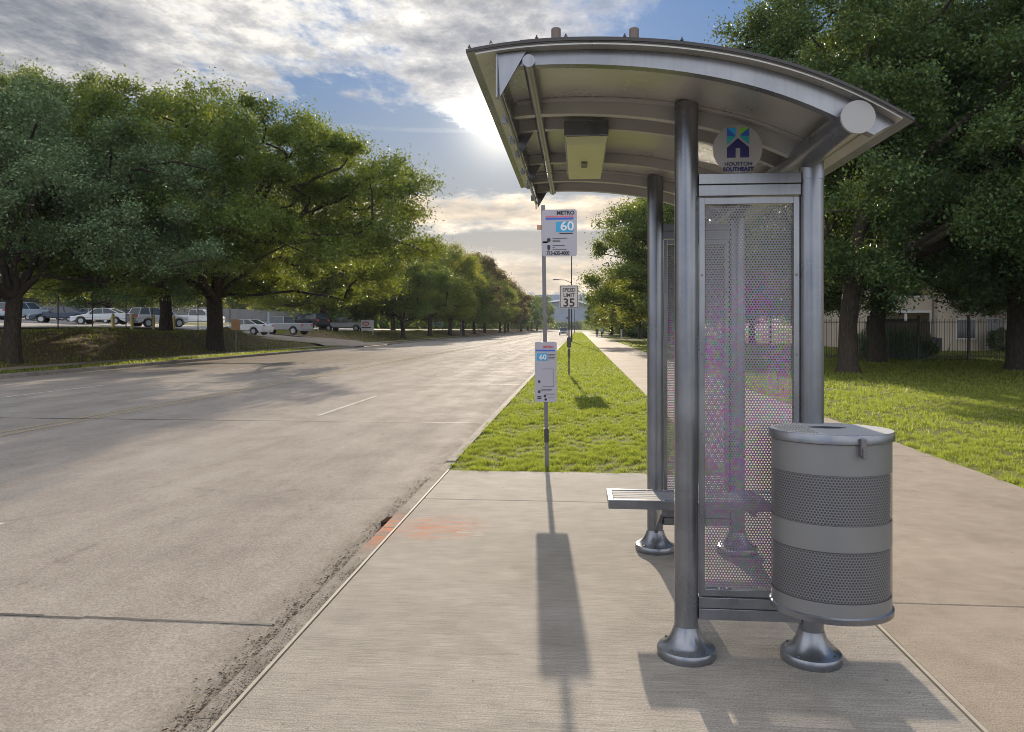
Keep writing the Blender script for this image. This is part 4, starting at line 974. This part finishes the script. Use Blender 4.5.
# wire fence on the crest
def wire_fence(pxs, X, h, label, mat='dark', mesh=True):
    P = [at_left(px, X) for px in pxs]; T = empty('wire_fence', P[0]); tag(T, label, 'fence')
    for p in P:
        q = p-P[0]; m = MB(); m.tube([q-Vector((0, 0, .3)), q+Vector((0, 0, h))], .035, 8); m.build('post', M[mat], T)
    m = MB()
    for a, b in zip(P[:-1], P[1:]):
        a = a-P[0]; b = b-P[0]
        for hh, r in ((h-.04, .02), (h*.66, .006), (h*.33, .006), (.1, .006)): m.tube([a+Vector((0, 0, hh)), b+Vector((0, 0, hh))], r, 5)
    m.build('wires', M[mat], T)
wire_fence((-25, 14, 58, 92.5, 126, 152, 198, 230), -30.6, 2.4, 'thin wire fence with dark posts along the top of the berm')
wire_fence((236, 256, 268), -30.2, 1.5, 'low wire fence panel beside the gate near the white sedan', 'galv')
# blue gate post pair
for px, lb_ in ((268.5, 'blue-grey gate post left of the crew cab pickup'),):
    p = at_left(px, -29.8); m = MB(); m.tube([(0, 0, -.2), (0, 0, 2.3)], .09, 12); o = m.build('gate_post', M['c_lblue'], smooth=True); o.location = p; tag(o, lb_, 'gate post')
# tan board on stake
p = at_left(236, -20.2); T = empty('small_sign', p); tag(T, 'tan wooden board on a thin stake at the far kerb', 'sign')
m = MB(); m.tube([(0, 0, -.1), (0, 0, 2.0)], .025, 8); m.build('post', M['galv'], T)
m = MB(); m.prism(rrect(-.27, .27, 1.45, 2.08, .05), 'y', -.05, -.03); m.build('board', M['tan'], T)
# yard sign with red oval
def yard_sign(px, X, w, h, zz, label, oval, rz=0):
    p = at_left(px, X); T = empty('yard_sign', p, rz); tag(T, label, 'sign')
    for s in (-1, 1):
        m = MB(); m.box(s*w*.42-.03, s*w*.42+.03, -.03, .03, -.2, zz+h); m.build('post', M['white'], T)
    m = MB(); m.box(-w/2, w/2, -.055, -.032, zz, zz+h); b = m.build('board', M['white'], T)
    if oval:
        m = MB(); m.prism([(-.12*w+.28*w*math.cos(t), zz+h*.66+.2*h*math.sin(t)) for t in np.linspace(0, 2*PI, 25)[:-1]], 'y', -.060, -.057); m.build('red_oval', M['red'], b)
        m = MB(); m.prism([(-.12*w+.19*w*math.cos(t), zz+h*.66+.09*h*math.sin(t)) for t in np.linspace(0, 2*PI, 25)[:-1]], 'y', -.064, -.061); m.build('oval_centre', M['white'], b)
        m = MB(); m.box(-w*.45, w*.3, -.060, -.057, zz+h*.26, zz+h*.36); m.build('print_bar', M['dark'], b)
    else:
        m = MB(); m.box(-w*.4, w*.4, -.060, -.057, zz+h*.1, zz+h*.4); m.build('print_bar', M['teal'], b)
    return T
yard_sign(367.5, -26.5, 1.7, 1.35, .35, 'white yard sign with a red oval on the bank', True, -.1)
yard_sign(438, -28, 2.2, 1.0, .9, 'wide white sign standing between two oak trunks', False)
# long pale building and far wall
def box_building(name, x0, x1, y0, y1, z0, z1, label, mat, bays, roof='roofd'):
    T = empty(name, (x0, y0, 0)); tag(T, label, 'building')
    m = MB(); m.box(0, x1-x0, 0, y1-y0, z0, z1); m.build('wall', M[mat], T)
    m = MB(); m.box(-.4, x1-x0+.4, -.4, y1-y0+.4, z1+.002, z1+.5); m.build('roof', M[roof], T)
    for b in range(bays):
        yy = (y1-y0)*(b+.5)/bays
        m = MB(); m.box(x1-x0+.002, x1-x0+.07, yy-1.6, yy+1.6, z0+1.2, z0+2.6); w = m.build('window', M['glassd'], T)
        m = MB(); m.box(x1-x0+.0, x1-x0+.09, yy-1.75, yy+1.75, z0+2.6, z0+2.72); m.box(x1-x0, x1-x0+.12, yy-1.75, yy+1.75, z0+1.08, z0+1.2); m.build('frame', M['white'], w)
    return T
box_building('warehouse', -96, -78, 60, 260, 1.5, 5.4, 'long pale grey building beyond the parking lot', 'wallgrey', 14)
# pale board wall behind the pickup
m = MB()
for k in range(50):
    y = 100+k*3.0; m.box(-61.0, -60.9, y, y+2.96, 1.5, 5.0); m.box(-61.1, -60.85, y+2.93, y+3.03, 1.5, 5.05)
o = m.build('boundary_wall', M['wallgrey']); tag(o, 'pale grey panel wall behind the parked pickups', 'wall')

# ------------------------------------------------------------------ right side: fence, apartments, bushes
FY = 39.5
def iron_fence():
    T = empty('iron_fence', (5, FY, 0)); tag(T, 'black iron picket fence along the far side of the lawn', 'fence')
    xs_ = [5+i*2.42 for i in range(0, 12)]
    for x in xs_:
        m = MB(); m.box(x-5-.045, x-5+.045, -.045, .045, -.1, 2.2); m.box(x-5-.06, x-5+.06, -.06, .06, 2.2, 2.24); m.build('post', M['dark'], T)
    m = MB(); m.box(0, xs_[-1]-5, -.018, .018, 1.90, 1.94); m.box(0, xs_[-1]-5, -.018, .018, .18, .22); m.build('rail', M['dark'], T)
    m = MB()
    x = .12
    while x < xs_[-1]-5: m.box(x-.008, x+.008, -.008, .008, .06, 2.08); x += .125
    m.build('pickets', M['dark'], T)
iron_fence()
def wood_fence(x0, x1, y, h, label):
    T = empty('board_fence', (x0, y, 0)); tag(T, label, 'fence'); m = MB(); x = 0; r = random.Random(int(x0)); 
    while x < x1-x0:
        m.box(x, x+.138, 0, .02, 0, h+r.uniform(-.04, .04)); x += .146
    m.build('boards', M['fencew'], T); m = MB(); m.box(0, x1-x0, .022, .07, .4, .5); m.box(0, x1-x0, .022, .07, h-.5, h-.4); m.build('rail', M['fencew'], T)
wood_fence(16.2, 19.6, 44, 2.0, 'weathered board fence behind the iron fence at its left')
wood_fence(24.6, 32, 43.5, 2.1, 'weathered board fence at the right before the apartments')
# apartments
AX0, AY = 21.5, 58
T = empty('apartment_building', (AX0, AY, 0)); tag(T, 'beige two storey apartment block with recessed balconies behind the fence', 'apartment building')
def P(a, b, c, d_, e, f_, nm, mt, par=T, bev=0):
    m = MB(); m.box(a, b, c, d_, e, f_); return m.build(nm, M[mt], par, bevel=bev)
P(0, 26, 0, 12, 0, 6.2, 'wall', 'wallbeige')
P(4.0, 7.2, -2.2, -.002, 0, 6.6, 'stair_tower', 'wallbeige')
m = MB(); m.prism([(-.6, 6.21), (26.6, 6.21), (23, 9.0), (3, 9.0)], 'y', -3.0, 12.5); m.build('roof', M['roofd'], T)
def balcony(x0, x1, z):
    b = P(x0, x1, -1.6, -.003, z-.18, z, 'balcony', 'white'); 
    P(x0+.1, x1-.1, -.006, -.001-.0005, z+.05, z+2.3, 'sliding_door', 'opening', b)
    P(x0, x1, -1.6, -1.5, z+.002, z+.95, 'balcony_wall', 'wallbeige', b); P(x0, x1, -1.63, -1.47, z+.952, z+1.05, 'handrail', 'white', b)
    for x in (x0, (x0+x1)/2, x1-.16): P(x, x+.16, -1.58, -1.46+.0, z-2.55 if z > 1 else 0, z-.182, 'balcony_post', 'white', b)
balcony(0.1, 3.9, 2.9); balcony(11.5, 16, 2.9)
P(.1, 3.9, -1.62, -.004, 5.5, 6.19, 'balcony_header', 'white'); P(11.5, 16, -1.62, -.004, 5.5, 6.19, 'balcony_header', 'white')
P(.4, 3.7, -.05, -.003, .1, 2.3, 'patio_door', 'opening'); P(11.8, 15.7, -.05, -.003, .1, 2.3, 'patio_door', 'opening')
def win(x, y, z, w=1.2, h=1.3):
    g = P(x, x+w, y-.03, y-.003, z, z+h, 'window', 'glassd'); m = MB(); m.box(x-.1, x, y-.06, y-.002, z-.1, z+h+.1); m.box(x+w, x+w+.1, y-.06, y-.002, z-.1, z+h+.1); m.box(x, x+w, y-.06, y-.002, z+h, z+h+.1); m.box(x, x+w, y-.08, y-.002, z-.1, z); m.build('frame', M['white'], g)
win(4.5, -2.2, 3.6); win(5.3, -2.2, .9); win(8.4, 0, 3.7); win(8.4, 0, 1.0); win(17, 0, 3.7); win(17, 0, 1.0); win(20, 0, 3.7)
P(7.22, 7.32, -2.25, -2.15, 0, 6.3, 'downpipe', 'white')
# side dark condensers
for i, (x, lb_) in enumerate(((22.6, 'dark air conditioning unit at the foot of the apartment tower'), (24.0, 'dark air conditioning unit right of the other one by the tower'))):
    T = empty('condenser_unit', (x, 53.5, 0)); tag(T, lb_, 'air conditioner'); m = MB(); m.box(-.5, .5, -.45, .45, .05, .95); m.build('case', M['dark'], T, bevel=.03)
    m = MB(); m.lathe([(.36, .951), (.36, .98), (.1, 1.0)], 0, 0, 20); m.build('fan_guard', M['black'], T)
# shrubs
def shrub_mesh(seed, rx_, ry_, h, n, ls, grassy=False):
    rng = np.random.default_rng(seed); u = unit(rng, n); r = rng.uniform(.55, 1, (n, 1))**.5
    k = 1+.18*np.sin(u[:, :1]*7+seed)*np.cos(u[:, 1:2]*6)
    P_ = u*r*k*[rx_, ry_, h*.5]+[0, 0, h*.48]; P_ = P_[P_[:, 2] > .02]; nl = len(P_)
    if grassy: P_ = np.stack([rng.normal(size=nl)*rx_*.45, rng.normal(size=nl)*ry_*.45, rng.uniform(0.05, h*.75, nl)], 1)
    nrm = unit(rng, nl)+[0, 0, .4]; nrm /= np.linalg.norm(nrm, axis=1)[:, None]
    t = np.cross(nrm, unit(rng, nl)); 
    if grassy: t = np.array([0, 0, 1.0])+rng.normal(size=(nl, 3))*.35; t[:, 2] = np.abs(t[:, 2])
    t /= np.linalg.norm(t, axis=1)[:, None]; b = np.cross(nrm, t)
    s = ls*rng.uniform(.6, 1.3, (nl, 1)); q = .5 if not grassy else .06
    V = np.stack([P_-t*s, P_-b*s*q, P_+t*s, P_+b*s*q], 1).reshape(-1, 3)
    me = bpy.data.meshes.new('shrub'); me.vertices.add(nl*4); me.vertices.foreach_set('co', V.astype(np.float32).ravel())
    me.loops.add(nl*4); me.loops.foreach_set('vertex_index', np.arange(nl*4, dtype=np.int32)); me.polygons.add(nl); me.polygons.foreach_set('loop_start', np.arange(0, nl*4, 4, dtype=np.int32)); me.update(calc_edges=True)
    at = me.attributes.new('rnd', 'FLOAT', 'FACE'); at.data.foreach_set('value', rng.random(nl).astype(np.float32)); return me
def shrub(me, mat, loc, label, name='shrub', cat='shrub'):
    me.materials.append(M[mat]); o = bpy.data.objects.new(name, me); C.objects.link(o); o.location = loc; tag(o, label, cat)
shrub(shrub_mesh(1, 1.6, 1.0, 1.7, 5000, .45, True), 'leaf_dull', (16.6, 41.8, 0), 'tall ornamental grass behind the iron fence', 'ornamental_grass', 'plant')
shrub(shrub_mesh(2, 1.3, .8, 1.0, 3500, .09), 'leaf_deep', (18.0, 42.4, 0), 'low dark shrub beside the ornamental grass')
shrub(shrub_mesh(3, 1.0, .8, 1.6, 3500, .09), 'leaf_deep', (29.5, 55, 0), 'dark shrub against the apartment wall')
shrub(shrub_mesh(4, 1.0, .6, 1.6, 2600, .35, True), 'leaf_dull', (25.5, 41.5, 0), 'wispy shrub behind the right part of the iron fence')
p = atD(643, 120); shrub(shrub_mesh(5, 2.8, 1.4, 1.7, 5000, .16), 'leaf_deep', (p.x, p.y, 0), 'dark clipped hedge beyond the sidewalk left of the far shelter post', 'hedge', 'hedge')
p = atD(621.5, 118); T = empty('utility_marker', p); tag(T, 'white marker post on the grass beside the hedge', 'marker post')
m = MB(); m.box(-.12, .12, -.12, .12, 0, 1.25); m.build('post', M['white'], T); m = MB(); m.box(-.15, .15, -.15, .15, 1.252, 1.42); m.build('cap', M['white'], T)

# ------------------------------------------------------------------ stadium far behind
SDp = atD(567, 800); T = empty('stadium', (SDp.x, SDp.y, 0)); tag(T, 'blue-grey stadium with a pale curved roof closing the road view', 'stadium')
m = MB(); m.prism([(-60, 0), (-60, 35), (-30, 37), (0, 37.5), (32, 36), (56, 32), (62, 0)], 'y', 0, 60); m.build('stand', M['stadium'], T)
m = MB(); tpn = [(x, 31-((x+2)/46.)**2*14) for x in np.linspace(-48, 44, 24)]
m.strip(tpn, [(x, z-1.6) for x, z in tpn], -30, -5); m.build('roof_arch', M['stadl'], T)
m = MB(); m.prism([(-48, 0)]+[(x, z-2) for x, z in tpn]+[(44, 0)], 'y', -24, -6); m.build('bowl_wall', M['stadium'], T)
for k in range(9):
    m = MB(); x = -54+k*13.5; m.box(x, x+5, 2, 5, 37.8, 40.5); m.box(x+2, x+3, 3, 4, 33, 37.8); m.build('light_bank', M['white'], T)
for k in range(3):
    m = MB(); m.box(-20+k*20, -18+k*20, -44, -40, 0, 18-k*3); m.box(-26+k*20, -12+k*20, -44, -43, 14-k*3, 16-k*3); m.build('gantry', M['stadium'], T)

# ------------------------------------------------------------------ pedestrians
def person(loc, rz, shirt, label, ph):
    V = {}; vs = []; es = []; rd = []
    def v(n, x, y, z, r, par=None):
        V[n] = len(vs); vs.append((x, y, z)); rd.append(r)
        if par: es.append((V[par], V[n]))
    s = ph
    v('pel', 0, 0, .95, .13); v('sp', 0, 0, 1.15, .125, 'pel'); v('ch', 0, .01, 1.35, .15, 'sp'); v('nk', 0, .01, 1.50, .06, 'ch'); v('hd', 0, .03, 1.60, .085, 'nk'); v('tp', 0, .02, 1.70, .075, 'hd')
    for k, n in ((-1, 'l'), (1, 'r')):
        q = k*s
        v('hp'+n, k*.10, 0, .88, .095, 'pel'); v('kn'+n, k*.10, .12*q+.05, .48, .062, 'hp'+n); v('an'+n, k*.10, .22*q-.06, .09, .042, 'kn'+n); v('to'+n, k*.11, .22*q+.09, .04, .035, 'an'+n)
        v('sh'+n, k*.18, 0, 1.42, .06, 'ch'); v('el'+n, k*.23, -.06*q, 1.14, .043, 'sh'+n); v('wr'+n, k*.23, -.12*q+.1, .90, .03, 'el'+n); v('ha'+n, k*.23, -.12*q+.13, .82, .035, 'wr'+n)
    me = bpy.data.meshes.new('person'); me.from_pydata(vs, es, []); o = bpy.data.objects.new('person', me); C.objects.link(o)
    md = o.modifiers.new('s', 'SKIN'); 
    for i, r in enumerate(rd): me.skin_vertices[0].data[i].radius = (r, r)
    me.skin_vertices[0].data[0].use_root = True
    o.modifiers.new('u', 'SUBSURF').levels = 1
    dg = bpy.context.evaluated_depsgraph_get(); dg.update(); nm = bpy.data.meshes.new_from_object(o.evaluated_get(dg)); o.modifiers.clear(); o.data = nm
    nm.materials.clear()
    for k in ('skin', shirt, 'trous', 'hair'): nm.materials.append(M[k])
    for p in nm.polygons:
        c = p.center; p.material_index = 0 if c.z > 1.5 or (abs(c.x) > .2 and c.z < 1.12) else (1 if c.z > .95 else 2)
        if c.z > 1.62 and c.y < .06 or c.z > 1.71: p.material_index = 3
        p.use_smooth = True
    o.location = loc; o.rotation_euler = (0, 0, rz); tag(o, label, 'person', 'people walking on the sidewalk'); return o
p = atD(597, 128); person(p, .0, 'shirt_d', 'person in dark clothes walking at the left of the distant pair', 1)
p = atD(602.2, 128); person(p, .0, 'shirt_b', 'person in a blue top walking at the right of the distant pair', -1)

# ------------------------------------------------------------------ haze
hz = MB(); hz.box(-160, 160, -40, 930, -1.5, 46); h = hz.build('haze', None); h.data.materials.clear()
m, nt, out = new_mat('haze_air'); pv = nt.nodes.new('ShaderNodeVolumePrincipled'); pv.inputs['Density'].default_value = .00015; pv.inputs['Color'].default_value = (.86, .90, .98, 1); pv.inputs['Anisotropy'].default_value = 0
L(nt, pv.outputs[0], out.inputs['Volume']); h.data.materials.append(m); tag(h, 'thin evening haze in the air over the road', 'haze', None, 'stuff')
HAZE = True
if not HAZE: bpy.data.objects.remove(h)

# ------------------------------------------------------------------ world
W = bpy.data.worlds.new('World'); bpy.context.scene.world = W; W.use_nodes = True; nt = W.node_tree; nt.nodes.clear()
wo = nt.nodes.new('ShaderNodeOutputWorld')
sky = nt.nodes.new('ShaderNodeTexSky'); sky.sky_type = 'NISHITA'; sky.sun_disc = False; sky.sun_elevation = math.atan2(SZ, math.hypot(SX, SY)); sky.sun_rotation = math.atan2(SX, SY)
sky.air_density = 1.0; sky.dust_density = .6; sky.ozone_density = 1.5
bg1 = nt.nodes.new('ShaderNodeBackground'); bg1.inputs[1].default_value = .052
SKYPAINT = None
tc = nt.nodes.new('ShaderNodeTexCoord'); sp = nt.nodes.new('ShaderNodeSeparateXYZ'); L(nt, tc.outputs['Generated'], sp.inputs[0])
zz = math_n(nt, 'MAXIMUM', sp.outputs[2], .012)
xp = math_n(nt, 'DIVIDE', sp.outputs[0], zz); yp = math_n(nt, 'DIVIDE', sp.outputs[1], zz)
cb = nt.nodes.new('ShaderNodeCombineXYZ'); L(nt, xp, cb.inputs[0]); L(nt, yp, cb.inputs[1])
def wn(sc, det, ro, map_=(1, 1, 1), loc=(0, 0, 0), dist=0):
    mp = nt.nodes.new('ShaderNodeMapping'); mp.inputs['Scale'].default_value = map_; mp.inputs['Location'].default_value = loc; L(nt, cb.outputs[0], mp.inputs[0])
    n = nt.nodes.new('ShaderNodeTexNoise'); n.inputs['Scale'].default_value = sc; n.inputs['Detail'].default_value = det; n.inputs['Roughness'].default_value = ro; n.inputs['Distortion'].default_value = dist
    L(nt, mp.outputs[0], n.inputs[0]); return n.outputs[0]
n_big = wn(1.1, 7, .60, loc=(3.3, 1.2, 0)); n_fine = wn(4.2, 9, .66, map_=(1.2, .6, 1), dist=.1); n_rip = wn(8, 7, .68, map_=(1.1, .75, 1), dist=.15)
cen = lambda n, k: math_n(nt, 'MULTIPLY', math_n(nt, 'SUBTRACT', n, .5), k)
# sky colour: Nishita calmed down towards a soft blue-grey, cream at the horizon, plus unseen bright cloud added behind the camera as fill
el_ = math_n(nt, 'DIVIDE', sp.outputs[2], math_n(nt, 'SQRT', math_n(nt, 'ADD', math_n(nt, 'POWER', sp.outputs[0], 2), math_n(nt, 'POWER', sp.outputs[1], 2))))
grad = ramp(nt, el_, [(0, (7.0, 5.8, 4.7)), (.06, (5.4, 4.8, 4.2)), (.13, (3.6, 3.8, 4.1)), (.22, (2.7, 3.6, 4.9)), (.33, (1.8, 3.2, 5.7)), (.5, (1.4, 2.9, 6.2)), (1, (2.2, 3.6, 6.0))])
skc = mixc(nt, .94, sky.outputs[0], grad)
L(nt, skc, bg1.inputs[0])
# bank edge: yp + .5 xp < 2.6
e1 = math_n(nt, 'SUBTRACT', 2.50, math_n(nt, 'ADD', yp, math_n(nt, 'MULTIPLY', xp, .42)))
d1 = math_n(nt, 'ADD', math_n(nt, 'ADD', math_n(nt, 'MULTIPLY', e1, 1.25), cen(n_big, 2.3)), cen(n_fine, 2.4))
dv0 = nt.nodes.new('ShaderNodeVectorMath'); dv0.operation = 'DOT_PRODUCT'; L(nt, tc.outputs['Generated'], dv0.inputs[0]); dv0.inputs[1].default_value = Vector((-.115, 1, .30)).normalized()
d1 = math_n(nt, 'ADD', d1, math_n(nt, 'MULTIPLY', math_n(nt, 'POWER', math_n(nt, 'MAXIMUM', dv0.outputs['Value'], 0), 260), 1.9))
m1 = nt.nodes.new('ShaderNodeMapRange'); m1.interpolation_type = 'SMOOTHSTEP'; m1.inputs[1].default_value = -.12; m1.inputs[2].default_value = .55; L(nt, d1, m1.inputs[0])
# limit to the upper-left: fade out for xp > .3
m1x = nt.nodes.new('ShaderNodeMapRange'); m1x.inputs[1].default_value = .42; m1x.inputs[2].default_value = -.05; L(nt, math_n(nt, 'ADD', xp, cen(n_big, .9)), m1x.inputs[0])
k1 = math_n(nt, 'MULTIPLY', m1.outputs[0], m1x.outputs[0], True)
# low bands in elevation
az = math_n(nt, 'ARCTAN2', sp.outputs[0], sp.outputs[1]); el = math_n(nt, 'DIVIDE', sp.outputs[2], math_n(nt, 'SQRT', math_n(nt, 'ADD', math_n(nt, 'POWER', sp.outputs[0], 2), math_n(nt, 'POWER', sp.outputs[1], 2))))
cb2 = nt.nodes.new('ShaderNodeCombineXYZ'); L(nt, az, cb2.inputs[0]); L(nt, el, cb2.inputs[1])
def wn2(sc, det, ro, map_, loc=(0, 0, 0)):
    mp = nt.nodes.new('ShaderNodeMapping'); mp.inputs['Scale'].default_value = map_; mp.inputs['Location'].default_value = loc; L(nt, cb2.outputs[0], mp.inputs[0])
    n = nt.nodes.new('ShaderNodeTexNoise'); n.inputs['Scale'].default_value = sc; n.inputs['Detail'].default_value = det; n.inputs['Roughness'].default_value = ro; L(nt, mp.outputs[0], n.inputs[0]); return n.outputs[0]
nb = wn2(9, 8, .62, (1, 3.2, 1)); nb2 = wn2(22, 7, .6, (1, 4, 1), (2, 0, 0))
def bandf(c, w, amp):
    x = math_n(nt, 'SUBTRACT', 1, math_n(nt, 'DIVIDE', math_n(nt, 'ABSOLUTE', math_n(nt, 'SUBTRACT', el, c)), w))
    x = math_n(nt, 'ADD', math_n(nt, 'ADD', math_n(nt, 'MULTIPLY', x, .8), cen(nb, amp)), cen(nb2, amp*.5))
    r_ = nt.nodes.new('ShaderNodeMapRange'); r_.interpolation_type = 'SMOOTHSTEP'; r_.inputs[1].default_value = .05; r_.inputs[2].default_value = .5; L(nt, x, r_.inputs[0]); return r_.outputs[0]
k2 = math_n(nt, 'MAXIMUM', bandf(.155, .030, 1.5), bandf(.055, .060, .9))
k3 = bandf(.262, .004, 1.6)
kk = math_n(nt, 'MAXIMUM', k1, math_n(nt, 'MAXIMUM', k2, math_n(nt, 'MULTIPLY', k3, .08)))
# sun proximity
dv = nt.nodes.new('ShaderNodeVectorMath'); dv.operation = 'DOT_PRODUCT'; L(nt, tc.outputs['Generated'], dv.inputs[0]); sd = Vector((SX, SY, SZ)).normalized(); dv.inputs[1].default_value = Vector((-.098, 1, .285)).normalized()
dp = math_n(nt, 'MAXIMUM', dv.outputs['Value'], 0)
glow = math_n(nt, 'POWER', dp, 900); glow2 = math_n(nt, 'POWER', dp, 60); glow3 = math_n(nt, 'POWER', dp, 9)
# cloud colours: thin edges are bright, thick parts grey
thick = nt.nodes.new('ShaderNodeMapRange'); thick.inputs[1].default_value = .1; thick.inputs[2].default_value = 1.5; L(nt, d1, thick.inputs[0])
sh = math_n(nt, 'ADD', math_n(nt, 'ADD', math_n(nt, 'MULTIPLY', thick.outputs[0], .50), cen(n_rip, 1.1)), math_n(nt, 'ADD', cen(n_big, 1.7), .32))
cc = ramp(nt, sh, [(.24, (1.08, 1.03, .94)), (.48, (.66, .64, .62)), (.78, (.38, .385, .405)), (1.05 if False else 1.0, (.24, .255, .29))])
cl_ = ramp(nt, nb, [(.36, (.46, .41, .36)), (.5, (.78, .65, .50)), (.62, (1.15, .96, .74))])
cc = mixc(nt, math_n(nt, 'MULTIPLY', k2, math_n(nt, 'LESS_THAN', el, .21)), cc, cl_)
gl = math_n(nt, 'ADD', 1, math_n(nt, 'ADD', math_n(nt, 'MULTIPLY', glow2, .35), math_n(nt, 'MULTIPLY', glow, 1.6)))
vm = nt.nodes.new('ShaderNodeVectorMath'); vm.operation = 'SCALE'; L(nt, cc, vm.inputs[0]); L(nt, gl, vm.inputs['Scale'])
bg2 = nt.nodes.new('ShaderNodeBackground'); bg2.inputs[1].default_value = .58; L(nt, vm.outputs[0], bg2.inputs[0])
mx = nt.nodes.new('ShaderNodeMixShader'); L(nt, math_n(nt, 'MULTIPLY', kk, .93), mx.inputs[0]); L(nt, bg1.outputs[0], mx.inputs[1]); L(nt, bg2.outputs[0], mx.inputs[2])
# thin veil glow around the sun
bg3 = nt.nodes.new('ShaderNodeBackground'); bg3.inputs[0].default_value = (1, .88, .68, 1); L(nt, math_n(nt, 'ADD', math_n(nt, 'MULTIPLY', glow, .75), math_n(nt, 'MULTIPLY', glow2, .07)), bg3.inputs[1])
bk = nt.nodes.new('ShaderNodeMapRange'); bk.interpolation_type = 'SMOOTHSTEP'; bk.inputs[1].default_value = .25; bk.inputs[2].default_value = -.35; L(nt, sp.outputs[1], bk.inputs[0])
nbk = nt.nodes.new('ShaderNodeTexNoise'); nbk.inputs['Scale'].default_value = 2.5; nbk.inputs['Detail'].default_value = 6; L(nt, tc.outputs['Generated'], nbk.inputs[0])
bg4 = nt.nodes.new('ShaderNodeBackground'); bg4.inputs[1].default_value = 1.02; L(nt, ramp(nt, nbk.outputs[0], [(.38, (.32, .46, .74)), (.54, (.93, .95, 1.0))]), bg4.inputs[0])  # unseen bright cloud, added behind the camera to lift camera-facing sides
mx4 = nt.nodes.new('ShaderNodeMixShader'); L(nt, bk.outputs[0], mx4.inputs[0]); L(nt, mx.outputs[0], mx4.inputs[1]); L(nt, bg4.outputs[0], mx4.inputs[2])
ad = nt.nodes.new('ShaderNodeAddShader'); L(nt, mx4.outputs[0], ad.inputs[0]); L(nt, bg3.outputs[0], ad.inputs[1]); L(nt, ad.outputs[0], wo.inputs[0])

sl_ = bpy.data.lights.new('sun', 'SUN'); sl_.energy = 5.0; sl_.angle = R(.55); sl_.color = (1, .87, .70)
so = bpy.data.objects.new('sun', sl_); C.objects.link(so); so.rotation_euler = Vector((SX, SY, SZ)).to_track_quat('Z', 'Y').to_euler()

# ------------------------------------------------------------------ camera
cam = bpy.data.cameras.new('camera'); co_ = bpy.data.objects.new('camera', cam); C.objects.link(co_)
cam.sensor_width = 36; cam.sensor_fit = 'HORIZONTAL'; cam.lens = F/1024*36; cam.shift_y = -(366-HY)/1024; cam.clip_end = 6000; cam.clip_start = .05
co_.location = (0, 0, CAMH); co_.rotation_euler = (R(90), 0, YAW)
S = bpy.context.scene; S.camera = co_
S.view_settings.view_transform = 'Standard'; S.view_settings.look = 'None'; S.view_settings.exposure = .78; S.view_settings.gamma = 1; S.view_settings.use_curve_mapping = False
S.cycles.use_denoising = True; S.cycles.pixel_filter_type = 'BLACKMAN_HARRIS'; S.cycles.filter_width = .95; S.cycles.max_bounces = 6; S.cycles.volume_bounces = 0; S.cycles.transparent_max_bounces = 4; S.cycles.diffuse_bounces = 3; S.cycles.glossy_bounces = 3; S.cycles.transmission_bounces = 3
